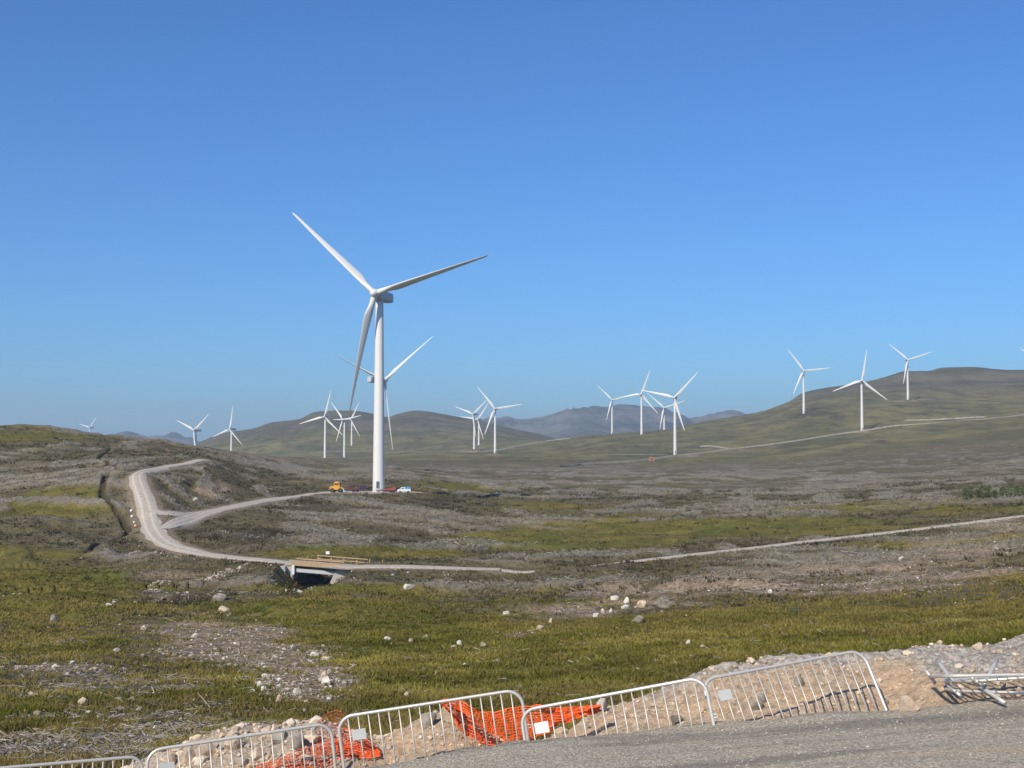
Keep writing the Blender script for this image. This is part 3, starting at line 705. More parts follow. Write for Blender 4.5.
# grass
X, D = scatter(170000, -120, 1150, 21, 230)
gg = samp(GX, X, D); k = (RNG.random(len(X)) < (.17*(1-sstep(120, 220, D))+.04)*(1-.75*samp(GB, X, D))+.5*gg**1.3*(1-.8*samp(GB, X, D))) & roadfree(X, D) & (RNG.random(len(X)) > samp(GD, X, D)*.96)
dst, _ = near_line(X, D, STREAM, 4); k &= dst > 2.0
X, D = X[k], D[k]; n = len(X)
h = np.clip(RNG.normal(.19, .07, n), .06, .45)*(.85+D/260); t1 = np.clip(.5+.9*fbm(X, D, 9, 3, 101)+RNG.normal(0, .22, n), 0, 1); t2 = np.clip(.35+1.0*fbm(X, D, 22, 3, 102)+.7*fbm(X, D, 2.7, 2, 107)+RNG.normal(0, .15, n)+.55*(1-gg[k]), 0, 1)
tint = lerp((.082, .084, .018), (.20, .16, .058), t1)*(1-.0*t2[:,None]); tint = tint*(1-t2[:,None]*.7)*(1+.5*fbm(X, D, 3.4, 3, 108))[:,None]+np.array((.17, .125, .062))[None]*(t2[:,None]*.7)
tufts('moor_grass', X, D, h, 12, .17+.0016*D, .011+.00075*D, tint*np.array((1.66, 1.70, 1.2))[None], M['grass'], 1.1)
print('grass tufts', n)
# heather and bracken clumps over the middle slopes
X, D = scatter(56000, -120, 1150, 100, 620)
k = (RNG.random(len(X)) < np.clip(.5*(1-samp(GX, X, D))+.12, 0, 1)*sstep(100, 190, D)*(1-.7*samp(GD, X, D))) & roadfree(X, D, 1.0)
dst, _ = near_line(X, D, STREAM, 4); k &= dst > 2.2; dst, _ = near_line(X, D, DITCH, 4); k &= dst > 2.2
X, D = X[k], D[k]; n = len(X); bb = samp(GB, X, D)
t1 = np.clip(.5+fbm(X, D, 12, 3, 103)+RNG.normal(0, .2, n), 0, 1)
tint = lerp((.032, .027, .018), (.13, .108, .062), t1); tint = tint*(1-bb[:,None]*.9)+np.array((.22, .20, .163))[None]*bb[:,None]*.9
tufts('heather', X, D, np.clip(RNG.normal(.38, .12, n), .15, .9)*(.7+D/420), 8, .25+.0016*D, .05+.0006*D, tint*np.array((1.45, 1.48, 1.3))[None], M['leaf'], .9)
print('heather', n)
# dead branches
def twigs(name, X, D, length, rad, tint):
    n = len(X); Z = ground(X, D)+RNG.uniform(.02, .3, n)*(.6+D/200); a = RNG.uniform(0, 6.283, n); e = RNG.normal(0, .28, n)
    dx = np.stack([np.cos(a)*np.cos(e), np.sin(a)*np.cos(e), np.sin(e)], -1)*length[:,None]*.5; c = np.stack([X, D, Z], -1)
    s = np.stack([-np.sin(a), np.cos(a), 0*a], -1); u = np.cross(dx/(length[:,None]*.5), s)
    V = []
    for sg in (-1, 1):
        for k in range(3):
            q = 2*math.pi*k/3; V.append(c+sg*dx+rad[:,None]*(1.1-.45*sg)*(math.cos(q)*s+math.sin(q)*u))
    V = np.stack(V, 1).reshape(-1,3); bi = np.arange(n)*6
    Q = np.concatenate([np.stack([bi+k, bi+(k+1) % 3, bi+3+(k+1) % 3, bi+3+k], -1) for k in range(3)])
    C = np.repeat(np.concatenate([tint, np.ones((n,1))], 1)[:,None,:], 6, 1)
    return tag(link(name, big_mesh(name, V, Q, cols={'tint': C.reshape(-1,4)}), M['twig']), kind='stuff')
X, D = scatter(90000, -120, 1150, 21, 420)
k = (RNG.random(len(X)) < np.clip(.75*samp(GB, X, D)+(.4*sstep(90, 160, D)+.10)*samp(GD, X, D)+(.05+.25*samp(GB, X, D))*(D < 90), 0, 1)) & roadfree(X, D, 1.0)
dst, _ = near_line(X, D, STREAM, 4); k &= dst > 2.2
X, D = X[k], D[k]; n = len(X)
twigs('dead_brash', X, D, np.exp(RNG.normal(-.85, .5, n))*np.clip(D/110, .45, 1.6), (.004+.00012*D)*np.exp(RNG.normal(0, .35, n)), lerp((.17, .145, .12), (.46, .42, .37), RNG.random(n)))
print('twigs', n)

# ------------------------------------------------------------------ individual stones
def rock(px, py, wp, hp, col, label, near=None, seed=0, name='stone', cat='stone', group='loose stones on the moor'):
    if near: X, D = near; zb = float(surf_near(np.array([X]), np.array([D]))[0])
    else:
        X, D = hit(px, py+hp*.5, lambda x, y: ground(x, y)); zb = float(ground(X, D)[0])
    P = rock_shape(seed, IV2); w = wp*D/F; hgt = hp*D/F
    ext = P.max(0)-P.min(0); P = P/ext*np.array([w, w*.8, hgt*1.4])
    me = big_mesh(name, P, None, IT2, smooth=False)
    o = link(name, me, M['stone_'+{'w':'white','t':'tan','g':'grey'}[col]]); o.location = (X, D, zb+hgt*.24); o.rotation_euler[2] = 0
    return tag(o, label, cat, group)
RK = [
 (663,601,20,11,'g','large grey lichen-stained boulder, biggest stone on the grassy slope, right of a cream block'),
 (614,597,9,5,'w','flat-topped white stone, topmost of the pale cluster left of the large grey boulder'),
 (627,601,6,7,'w','small upright cream stone standing just behind a low flat cream slab'),
 (625,607,9,3.5,'w','low flat cream slab lying right in front of the upright cream stone'),
 (643,603,10,8,'t','cream and tan block lying just left of the large grey boulder'),
 (638,619,13,7,'g','weathered grey-brown stone in grass below the cream and tan block'),
 (507,613,7,5,'w','bright white rounded stone at the left end of the mid-slope scatter'),
 (596,615,6,4,'w','pale low stone just left of a small upright stone in the mid-slope row'),
 (603,611,4,5,'w','small upright pale stone in the middle of a row of three'),
 (611,611,3.5,4.5,'w','tiny white stone at the right end of a row of three'),
 (541,627,10,6,'t','tan leaning slab in the grass below the mid-slope scatter'),
 (551,621,5,6,'t','small tan stone just right of and above the tan leaning slab'),
 (224,609,11,6,'t','oblong peach-coloured boulder below the dark grey boulder near the stream'),
 (220,596,14,8,'g','dark grey round boulder beside the stream left of the bridge'),
 (314,653,10,6,'w','wide white stone on the brown debris at the edge of the grass'),
 (327,658,13,4,'t','long flat tan stone right of the wide white stone on the debris'),
 (293,646,7,5,'w','white-capped stone at the top of the brown debris patch'),
 (327,681,10,8,'w','pale rounded boulder at the lower right end of the debris patch'),
 (324,674,7,7,'t','brownish stone just above the pale rounded boulder on the debris'),
 (297,690,9,7,'w','whitish boulder in the lower middle of the debris patch'),
 (286,690,8,7,'t','tan boulder touching the left side of the whitish boulder'),
 (279,698,8,8,'t','tan stone at the lowest tip of the debris patch'),
 (259,685,6,6,'w','narrow pale stone with a brown neighbour in the debris patch'),
 (195,635,8,5,'w','white stone at the upper left of the brown debris patch'),
 (144,628,7,5,'t','tan stone on its own at the far left of the debris patch'),
 (116,650,6.5,4.5,'w','lone bright white stone in the grass left of the debris'),
 (53,618,9,9,'g','grey upright boulder in the dark grass at the far left'),
 (83,702,11,8,'t','tan pitted stone alone in the grass above the leftmost barrier'),
 (410,587,13,5,'w','long white boulder just below the valley road right of the bridge'),
 (388,639,8,5,'w','white stone at the left of a loose pair in the middle of the grass'),
 (411,641,5,4,'t','small tan stone right of the white stone in the middle of the grass'),
 (426,636,6,5,'g','small grey stone in the grass above the second barrier'),
 (460,643,6,5,'w','white pointed stone in the grass beside a small flat one'),
 (454,646,6,3,'t','small flat tan stone touching the white pointed stone'),
 (407,694,9,6,'t','tan stone in the grass close above the second barrier'),
 (496,661,10,6,'g','grey flat boulder in open grass above the gap between barriers'),
 (483,645,6,6,'g','dark grey stone in the grass above the grey flat boulder'),
 (770,591,5,4,'w','white stone at the top edge of the green slope on the right'),
 (901,558,6,4,'w','white stone in the dead brush below the valley road at right'),
 (195,499,6,3,'w','white boulder on the bare patch between the two gravel roads'),
 (520,687,7,5,'g','grey stone in the grass just above the third barrier'),
 (688,642,6,4,'w','pale stone in the grass above the right end of the third barrier'),
]
for i, (px, py, wp, hp, c, lb) in enumerate(RK): rock(px, py, wp, hp, c, lb, seed=100+i)
def near_rock(px, py, wp, hp, c, lb, seed, D=None, grp='rocks along the spoil bank'):
    hh = bank_hit(px, py+hp*.4)
    if D is not None or hh is None: hh = (float(xpix(px, py, D or DC)), D or DC)
    return rock(px, py, wp, hp, c, lb, near=hh, seed=seed, name='rock', cat='rock', group=grp)
near_rock(907, 694, 20, 15, 't', 'square-cut tan rock resting on the gravel left of the stacked barriers', 301, 15.35)
near_rock(977, 643, 11, 6, 't', 'pointed tan rock on the crest of the bank above the stacked barriers', 302)
near_rock(601, 699, 12, 16, 'w', 'pale upright rock at the right end of the orange netting', 303)
near_rock(585, 727, 8, 9, 'g', 'dark brown rock half buried behind the third barrier', 304)
near_rock(800, 681, 10, 10, 'g', 'grey angular rock in the bank behind the fourth barrier', 305)
near_rock(763, 697, 9, 7, 'g', 'grey flat rock low in the bank behind the fourth barrier', 306)
near_rock(756, 705, 14, 8, 'g', 'dark grey rock at the bank foot behind the fourth barrier', 307)
near_rock(453, 714, 20, 18, 't', 'large tan rock on the heap behind the middle of the second barrier', 308)
near_rock(428, 719, 16, 13, 'g', 'grey-brown rock beside the large tan rock on the heap', 309)
near_rock(676, 719, 12, 8, 'g', 'small dark rock at the foot of the bank behind the third barrier', 310)
for j, (px, py, wp, hp, c, lb) in enumerate([
  (208,750,22,16,'t','broad tan rock behind the left half of the first full barrier'),
  (188,755,15,14,'t','tan rock at the left end of the heap behind the first full barrier'),
  (232,741,17,14,'t','rusty tan rock left of a dark gap behind the first full barrier'),
  (281,737,16,14,'g','dark brown rock at the crest behind the first full barrier'),
  (258,753,14,12,'t','round tan rock in the middle of the heap of stones'),
  (296,741,14,13,'g','greyish rock next to the dark brown crest rock'),
  (268,731,13,10,'t','small tan rock at the top of the stone heap behind barrier rails'),
  (311,736,12,12,'t','tan rock just left of the standing orange netting'),
  (170,762,14,11,'t','low tan rock behind the left leg of the first full barrier')]):
    near_rock(px, py, wp, hp, c, lb, 320+j)

# ------------------------------------------------------------------ turbines
def lathe(bm, prof, seg=32, cx=0, cy=0):
    rings = [[bm.verts.new((cx+r*math.cos(2*math.pi*k/seg), cy+r*math.sin(2*math.pi*k/seg), z)) for k in range(seg)] for z, r in prof]
    for A, B in zip(rings, rings[1:]):
        for k in range(seg): bm.faces.new((A[k], A[(k+1) % seg], B[(k+1) % seg], B[k]))
    bm.faces.new(rings[0][::-1]); bm.faces.new(rings[-1])
HUB = 66.0; RAD = 41.0
def tower_mesh():
    bm = bmesh.new(); prof = [(-4, 2.0), (0, 2.0)]
    for z in np.linspace(.3, 64.4, 24):
        r = 2.0-(2.0-1.3)*(z/64.4); fl = 0
        prof.append((z, r+fl))
    lathe(bm, prof, 40); return bm_mesh('tower', bm, True)
def nacelle_mesh():
    bm = bmesh.new()
    secs = [(-3.2, 1.25, 1.35), (-2.4, 1.5, 1.65), (1.5, 1.65, 1.8), (8.2, 1.65, 1.8), (9.8, 1.5, 1.6), (10.2, 1.3, 1.35)]
    rings = []
    for y, hw, hh in secs:
        r = []
        for k in range(24):
            a = 2*math.pi*k/24; c, s = math.cos(a), math.sin(a); e = .42
            r.append(bm.verts.new((hw*math.copysign(abs(c)**e, c), y, 66.1+hh*math.copysign(abs(s)**e, s))))
        rings.append(r)
    for A, B in zip(rings, rings[1:]):
        for k in range(24): bm.faces.new((A[k], B[k], B[(k+1) % 24], A[(k+1) % 24]))
    bm.faces.new(rings[0]); bm.faces.new(rings[-1][::-1]); bmesh.ops.recalc_face_normals(bm, faces=bm.faces)
    me = bm_mesh('nacelle', bm, False); return me
def hub_mesh():
    bm = bmesh.new(); prof = [(-1.35, 1.2), (-.9, 1.45), (.4, 1.5), (1.2, 1.25), (1.75, .85), (2.05, .4), (2.1, .05)]
    lathe(bm, prof, 28); bmesh.ops.rotate(bm, cent=(0,0,0), matrix=Matrix.Rotation(R(90), 3, 'X'), verts=bm.verts)
    return bm_mesh('hub', bm, True)
def blade_mesh(pre):
    bm = bmesh.new(); rings = []; ns = 34
    for i in range(ns+1):
        s = i/ns; s = s if s < .3 else s; z = .6+(RAD-.6)*s
        root = 1-float(sstep(.03, .2, s)); ch = 3.3*(1-.80*(max(0, s-.2)/.8)**.92) if s >= .2 else 1.85+(3.3-1.85)*float(sstep(.04, .2, s))
        if s > .95: ch *= max(.12, math.sqrt(max(0, 1-((s-.95)/.05)**2)))
        th = (.16+.12*(1-s))*ch*(1-root)+1.85*root
        tw = R(13*(1-s)**2-1); r = []
        for k in range(20):
            a = 2*math.pi*k/20; c, q = math.cos(a), math.sin(a)
            x = .5*c*ch; y = .5*th*q*((1-.0) if root > .95 else (root+(1-root)*(.35+.65*(0.5-0.5*c) **.6*1.25)))
            off = (.2*ch)*(1-root)                    # pitch axis near the quarter chord
            x = x+off*1.0
            X = x*math.cos(tw)-y*math.sin(tw); Y = x*math.sin(tw)+y*math.cos(tw)
            r.append(bm.verts.new((X, Y-pre*s*s, z)))
        rings.append(r)
    for A, B in zip(rings, rings[1:]):
        for k in range(20): bm.faces.new((A[k], A[(k+1) % 20], B[(k+1) % 20], B[k]))
    bm.faces.new(rings[0][::-1]); bm.faces.new(rings[-1]); bmesh.ops.recalc_face_normals(bm, faces=bm.faces)
    return bm_mesh('blade', bm, True)
ME_T, ME_N, ME_H, ME_B = tower_mesh(), nacelle_mesh(), hub_mesh(), blade_mesh(.8)
for m_ in (ME_T, ME_H, ME_B): m_.materials.append(M['white'])
ME_N.materials.append(M['nacelle'])
ME_D = (lambda bm: (add_box(bm, (0, -2.02, 2.6), (1.0, .14, 2.3)), bm_mesh('door', bm, False, .04))[1])(bmesh.new()); ME_D.materials.append(M['doorgreen'])
def steps():
    bm = bmesh.new()
    for k in range(5): add_box(bm, (-.2, -2.2-.3*(5-k)*.9, .25+.28*k), (1.1, .3, .06))
    for x in (-.75, .35):
        add_tube(bm, [(x, -3.6, .1), (x, -2.25, 1.35)], .05, 6); add_tube(bm, [(x, -3.6, 1.1), (x, -2.2, 2.4)], .04, 6); add_tube(bm, [(x, -3.6, 0), (x, -3.6, 1.1)], .04, 6)
    return bm_mesh('steps', bm)
TURB = [  # hub px, py, hub height px or D, three tips, base py, pitch, away, label
 (376,295,435.,((293,209),(491,250),(340,411)),492.0,58,False,'tallest white wind turbine, nearest one, with parked vehicles at its foot'),
 (384,380,745.,((330,350),(427,342),(394,448)),None,-22,True,'white wind turbine standing behind the tower of the nearest one, nacelle facing away'),
 (324.8,416.7,1980.,((331.3,384.7),(295,426.9),(342,438.3)),460,3,False,'white wind turbine with one blade upright, leftmost of three before the brown hill'),
 (343,419.8,2228.,((329.7,401),(361.7,413.3),(332.3,443.6)),458.3,3,False,'white wind turbine, middle of three before the brown hill'),
 (351,419.4,2650.,((359.4,401),(330.8,420.6),(358.4,437)),451,3,False,'small white wind turbine, rightmost of three before the brown hill'),
 (472.8,414.1,2330.,((452.9,405.7),(485.7,400.5),(476,436)),450.2,3,False,'white wind turbine, leftmost of three on the sandy rise beside the brown hill'),
 (477.5,419.6,2480.,((459,417.4),(487.9,403.8),(481.6,437.9)),449.7,3,False,'smaller white wind turbine, middle of three on the sandy rise'),
 (494.7,408.7,1900.,((475.5,385.4),(520,402),(481,436.6)),453.8,3,False,'larger white wind turbine, rightmost of three on the sandy rise'),
 (611.7,400,2540.,((595,384),(636,392.5),(604,423.4)),433.8,3,False,'white wind turbine before the blue mountain, leftmost of the four there'),
 (641,394,2057.,((650,366.8),(615,398.3),(658,415)),435.7,3,False,'white wind turbine before the blue mountain, second from left of the four'),
 (663.7,407.8,2400.,((647,392.8),(686,401.6),(660.7,429.7)),None,3,False,'small white wind turbine partly behind the crest below the blue mountain'),
 (673.8,397.7,1530.,((696.5,371.8),(641,388.7),(684,432)),454.9,3,False,'largest white wind turbine below the blue mountain, standing beside the hillside track'),
 (803,370.8,2010.,((786,348.7),(830.5,368),(791,395.7)),413.7,3,False,'white wind turbine on the dark pad, leftmost of those on the right hillside'),
 (861,380.5,1716.,((864.7,348),(828.7,392.7),(883,401)),431,3,False,'white wind turbine with one blade straight up, beside the pale hillside track'),
 (907,360,2145.,((886,343.7),(931,350.5),(899.7,385.7)),400,3,False,'white wind turbine highest up the right hillside below the summit'),
 (1039,364,2145.,((1018.5,348),(1063,354),(1032,389)),None,3,False,'white wind turbine past the right edge of the hill, only a blade tip in view'),
 (194.3,430.2,2020.,((173.9,420),(211,414.3),(196,456)),None,3,False,'white wind turbine with a Y of blades rising from behind the left ridge'),
 (230,429.3,2250.,((234.6,407),(211,435.8),(245.4,442.6)),None,3,False,'white wind turbine standing against the left foot of the brown hill'),
 (89.9,427.6,3550.,((80.4,426),(99.7,414.7),(90.5,442)),None,3,False,'tiny white wind turbine far off behind the left ridge'),
]
def make_turbine():
    r = empty('wind_turbine')
    t = link('tower', ME_T, None, r); link('door', ME_D, None, t)
    link('nacelle', ME_N, None, r); hb = link('hub', ME_H, None, r); hb.location = (0, -4.9, 66.2)
    for k in range(3): link('blade', ME_B, None, r).location = (0, -4.9, 66.2)
    return r
proto = make_turbine()
for i, (hx, hy, D, tips, by, pitch, away, lb) in enumerate(TURB):
    o = proto if i == 0 else copy_tree(proto)
    k = F/D; cy_ = 0
    best = None
    rng = range(150, 170, 4) if away else range(-32, -7, 3)
    for al in rng:
        ca = math.cos(R(al))
        for p0 in range(0, 120):
            e = 0
            ang = [p0+120*q for q in range(3)]; used = []
            for tx, ty in tips:
                cs = [((ca*math.sin(R(a_))*RAD*k-(tx-hx))**2+(math.cos(R(a_))*RAD*k-(hy-ty))**2) for a_ in ang]
                e += min(cs)
            if best is None or e < best[0]: best = (e, al, p0)
    al, p0 = best[1], best[2]
    if i == 0: p0 = 73
    # tower axis: the hub sits 4 m in front of it
    sx = math.sin(R(al))*4.9*k
    bxp = hx-sx
    z = float(zpix(hy, D))-66.2
    o.location = (float(xpix(bxp, hy, D)), D, z); o.rotation_euler = (0, 0, R(al))
    q = 0
    want = {0: {'u': (.8, .5), 'r': (-.12, .6), 'd': (-.02, .62)}, 1: {'u': (-.1, .45), 'r': (.7, .5), 'd': (.6, .35)}}.get(i)
    az_, el_ = R(AZ), R(EL); sv = Vector((-math.sin(az_)*math.cos(el_), -math.cos(az_)*math.cos(el_), math.sin(el_))); ry = Matrix.Rotation(R(al), 3, 'Z')
    for ch in o.children:
        if ch.name.startswith('blade'):
            ph = p0+120*q; pp = pitch
            if want:
                d_ = ry @ Vector((math.sin(R(ph)), 0, math.cos(R(ph))))
                key = 'd' if d_.z < -.6 else ('r' if d_.x > 0 else 'u'); t_ = want[key]; bb = None
                for p_ in range(-84, 85, 3):
                    nn = ry @ (Matrix.Rotation(R(ph), 3, 'Y') @ (Matrix.Rotation(R(p_), 3, 'Z') @ Vector((0, -1, 0))))
                    if nn.y > 0: nn = -nn
                    e_ = abs(nn.dot(sv)-t_[0])+.6*abs(-nn.y-t_[1])
                    if bb is None or e_ < bb[0]: bb = (e_, p_)
                pp = bb[1]; print('blade', i, key, pp, round(bb[0], 2))
            ch.rotation_euler = (Matrix.Rotation(R(ph), 3, 'Y') @ Matrix.Rotation(R(pp), 3, 'Z')).to_euler(); q += 1
        if ch.name.startswith('tower') and not i: ch.rotation_euler = (0, 0, R(12))
    tag(o, lb, 'wind turbine', 'wind turbines across the moor')
    gz = float(ground(o.location.x, D)[0])
    print('turb', i, 'yaw', al, 'ph', p0, 'err', round(best[0],1), 'base-ground', round(z-gz, 1))
    if i == 0:
        tw = [c for c in o.children if c.name.startswith('tower')][0]
        me = steps(); link('steps', me, M['galv'], tw)

# ------------------------------------------------------------------ barriers
BL, BH = 2.3, 1.1
def frame_mesh():
    bm = bmesh.new(); rc = .19; pts = [(-BL/2, 0, 0), (-BL/2, 0, .3), (-BL/2, 0, .6)]
    for k in range(0, 9): a = math.pi-k*math.pi/16; pts.append((-BL/2+rc+rc*math.cos(a), 0, BH-rc+rc*math.sin(a)))
    for x in (-.5, 0, .5): pts.append((x, 0, BH))
    for k in range(0, 9): a = math.pi/2-k*math.pi/16; pts.append((BL/2-rc+rc*math.cos(a), 0, BH-rc+rc*math.sin(a)))
    pts += [(BL/2, 0, .6), (BL/2, 0, .3), (BL/2, 0, 0)]
    add_tube(bm, pts, .021, 10); add_tube(bm, [(-BL/2, 0, .17), (0, 0, .17), (BL/2, 0, .17)], .018, 8)
    return bm_mesh('frame', bm, True)
def foot_mesh():
    bm = bmesh.new(); add_tube(bm, [(0, -.36, .0), (0, -.2, .02), (0, 0, .03), (0, .2, .02), (0, .36, .0)], .022, 8); return bm_mesh('foot', bm, True)
ME_F = frame_mesh(); ME_F.materials.append(M['galv']); ME_FT = foot_mesh(); ME_FT.materials.append(M['galv'])
bm = bmesh.new(); add_cyl(bm, (0,0,.17), (0,0,BH-.005), .0085, seg=8); ME_BAR = bm_mesh('bar', bm, True); ME_BAR.materials.append(M['bar'])
bm = bmesh.new(); add_box(bm, (0,0,0), (.175, .006, .13)); ME_P = bm_mesh('name_plate', bm, False, .002)
bm = bmesh.new(); add_tube(bm, [(-.03,0,.62), (.03,0,.62), (.03,0,.66), (-.03,0,.66)], .008, 6, True); ME_HK = bm_mesh('hook', bm, True); ME_HK.materials.append(M['galv'])
def make_barrier(plate):
    r = empty('crowd_barrier'); fr = link('frame', ME_F, None, r)
    nb = 17
    for k in range(nb):
        x = -BL/2+(k+1)*BL/(nb+1); o = link('bar', ME_BAR, None, r); o.location = (x, 0, 0)
    for sx in (-1, 1): o = link('foot', ME_FT, None, r); o.location = (sx*(BL/2-.001), 0, 0)
    o = link('hook', ME_HK, None, r); o.location = (BL/2+.03, 0, 0)
    if plate:
        o = link('name_plate', ME_P.copy(), plate, r); o.location = (-BL/2+.24, -.013, .86)
    return r
def stand_barrier(r, a, Da, b, tilt, label):
    A = pt(a[0], a[1], Da); best = None
    for Db in np.linspace(Da-(0 if tilt > 20 else 1.6), Da+1.9, 500):
        B = pt(b[0], b[1], Db); e = abs((B-A).length-BL)-(0.0002*(Db-Da))
        if best is None or e < best[0]: best = (e, Db, B)
    B = best[2]; ex = (B-A).normalized(); up = Vector((0,0,1)); ez = (up-ex*up.dot(ex)).normalized()
    ez = Matrix.Rotation(R(-tilt), 3, ex) @ ez; ey = ez.cross(ex)
    c = (A+B)/2-ez*BH
    Mx = Matrix((ex, ey, ez)).transposed().to_4x4(); Mx.translation = c
    r.matrix_world = Mx; tag(r, label, 'barrier', 'crowd barriers along the gravel edge')
    print('barrier', label[:20], 'Db', round(best[1],2), 'gap', round(best[0],3))
stand_barrier(make_barrier(M['plate_old']), (-46,772), 16.3, (143,756), 4, 'leftmost crowd barrier, cut off by the picture corner')
stand_barrier(make_barrier(M['plate_old']), (146,751), 16.2, (331,723), 7, 'crowd barrier with pale plate in front of the heap of tan stones')
stand_barrier(make_barrier(M['plate_old']), (335,718), 16.3, (523,689), 3, 'crowd barrier with orange netting crumpled behind both of its ends')
stand_barrier(make_barrier(M['plate']), (520,711), 16.1, (704,677), 10, 'leaning crowd barrier with clean white plate at its left corner')
stand_barrier(make_barrier(M['plate_old']), (701,680), 16.0, (862,650), 30, 'most tilted crowd barrier, leaning back on the sandy bank')
def lay_barrier(r, a, Da, za, b, Db, zb, roll, label, ):
    A = Vector((float(xpix(a, 690, Da)), Da, za)); B = Vector((float(xpix(b, 690, Db)), Db, zb))
    ex = (B-A).normalized(); ez = Matrix.Rotation(R(roll), 3, ex) @ (Vector((0,0,1))-ex*ex.z).normalized(); ey = ez.cross(ex)
    Mx = Matrix((ex, ey, ez)).transposed().to_4x4(); Mx.translation = A+ex*BL/2
    r.matrix_world = Mx; tag(r, label, 'barrier', 'barriers stacked flat on the gravel')
zp = float(pad_z(6.0))
def loose_feet(r, a1, a2):
    ft = [c for c in r.children if c.name.startswith('foot')]
    for f_, a_ in zip(ft, (a1, a2)): f_.rotation_euler = (0, 0, R(a_)); f_.scale = (1, .3, 1)
    return r
lay_barrier(loose_feet(make_barrier(None), -48, 30), 955, 15.45, zp+.10, 1110, 15.1, zp+.10, -99, 'bottom crowd barrier of the flat stack on the gravel at right')
lay_barrier(loose_feet(make_barrier(None), 32, -35), 930, 16.3, zp+.12, 1090, 16.05, zp+.2, 80, 'middle crowd barrier of the flat stack on the gravel at right')
lay_barrier(loose_feet(make_barrier(None), -55, 40), 978, 15.4, zp+.22, 1180, 15.7, zp+.32, -100, 'top crowd barrier of the flat stack, one foot sticking up')

for (a, Da), (b, Db), lb in (((( 938,661),16.25),((953,682),15.75),'thin pale pole leaning back against the bank at the left of the barrier stack'),(((997,660),15.95),((984,685),15.6),'thin pale pole tilted to the right on top of the barrier stack'),(((974,682),15.6),((1005,703),15.05),'thin pale pole sloping down from the barrier stack onto the gravel')):
    p, q_ = pt(a[0], a[1], Da), pt(b[0], b[1], Db); bm = bmesh.new(); o_ = (p+q_)/2
    add_tube(bm, [p-o_, (p-o_)*.5, (q_-o_)*.5, q_-o_], .024, 10); o = link('loose_pole', bm_mesh('loose_pole', bm, True), M['galv']); o.location = o_; tag(o, lb, 'pole', 'loose poles on the barrier stack')

# ------------------------------------------------------------------ orange netting
def net(name, st, mat, label, seed, cell=.055, thick=.012):
    xs_ = [s[0] for s in st]; n = int((xs_[-1]-xs_[0])/F*17/cell*1.25); bm = bmesh.new(); rows = []
    hmax = max(s[2]-s[1] for s in st)/F*17; m = max(5, int(hmax*1.3/cell))
    px = np.linspace(xs_[0], xs_[-1], n); top = np.interp(px, xs_, [s[1] for s in st]); bot = np.interp(px, xs_, [s[2] for s in st])
    for j in range(m+1):
        t = j/m; row = []
        for i in range(n):
            py = bot[i]+(top[i]-bot[i])*t+1.4*float(vn(px[i]*.13, j*.35, seed)); q = bank_hit(px[i], py); D = (q[1]-.10 if q else 17.3)
            D = min(max(D, 16.35), 17.6)+.11*float(vn(px[i]*.07, j*.22, seed+1))+.03*float(vn(px[i]*.2, j*.5, seed+2))
            row.append(bm.verts.new(pt(px[i]+2.2*float(vn(px[i]*.2, j*.6, seed+3)), py, D)))
        rows.append(row)
    for A, B in zip(rows, rows[1:]):
        for i in range(n-1): bm.faces.new((A[i], A[i+1], B[i+1], B[i]))
    bmesh.ops.recalc_face_normals(bm, faces=bm.faces)
    bmesh.ops.wireframe(bm, faces=bm.faces[:], thickness=thick, use_replace=True, use_boundary=True, use_even_offset=False)
    return tag(link(name, bm_mesh(name, bm), mat), label, 'netting', 'orange safety netting')
net('safety_netting', [(258,766,778),(285,757,774),(305,749,771),(322,742,768),(332,738,765)], M['net'], 'low strip of orange netting at the foot of the stone heap', 11)
net('safety_netting', [(318,722,752),(326,713,752),(336,710,750),(345,714,744)], M['net_old'], 'faded dark orange netting standing between the two left barriers', 12, .06, .009)
net('safety_netting', [(336,741,760),(345,729,759),(358,731,758),(370,741,757),(380,752,757)], M['net'], 'bright orange netting heaped behind the left leg of the second barrier', 13, .045, .021)
net('safety_netting', [(444,700,705),(455,700,720),(466,703,735),(480,711,742),(495,712,744),(510,708,744),(525,706,742),(540,706,736),(560,708,724),(580,708,717),(600,705,711)], M['net'], 'long bright orange netting sagging between the second and third barriers', 14, .045, .021)

# ------------------------------------------------------------------ bridge
br = empty('road_bridge', (bxm, BR_D, 0))
tag(br, 'small concrete road bridge with timber rails over the stream', 'bridge')
zl = float(zpix(563.3, BR_D)); zr = float(zpix(567.0, BR_D)); hw = (bx1-bx0)/2
def zd(x): return zl+(zr-zl)*(x+hw)/(2*hw)
RW = 2.3
def slab(name, mat, x0, x1, y0, y1, d0, d1, bev=.03):
    bm = bmesh.new(); add_prism(bm, [(x0, zd(x0)+d0), (x1, zd(x1)+d0), (x1, zd(x1)+d1), (x0, zd(x0)+d1)], y0, y1)
    return link(name, bm_mesh(name, bm, False, bev), mat, br)
slab('deck', M['road'], -hw-1.2, hw+4.2, -RW+.15, RW, -.25, .34)
slab('edge_board', M['timber'], -hw-.2, hw+.3, -RW-.35, -RW-.1, -.12, .66)
slab('beam', M['beam'], -hw+.2, hw-.1, -RW+.05, -RW+.5, -1.22, -.62)
slab('beam', M['beam'], -hw+.2, hw-.1, RW-.5, RW-.05, -1.22, -.62)
rl = slab('rail', M['timber'], -hw+3.4, hw+4.3, RW-.1, RW+.05, 1.32, 1.5)
slab('rail', M['timber'], -hw+3.4, hw+4.3, RW-.1, RW+.05, .76, .93)
slab('rail', M['timber'], -hw-.1, hw+.2, RW-.1, RW+.05, .5, .72)
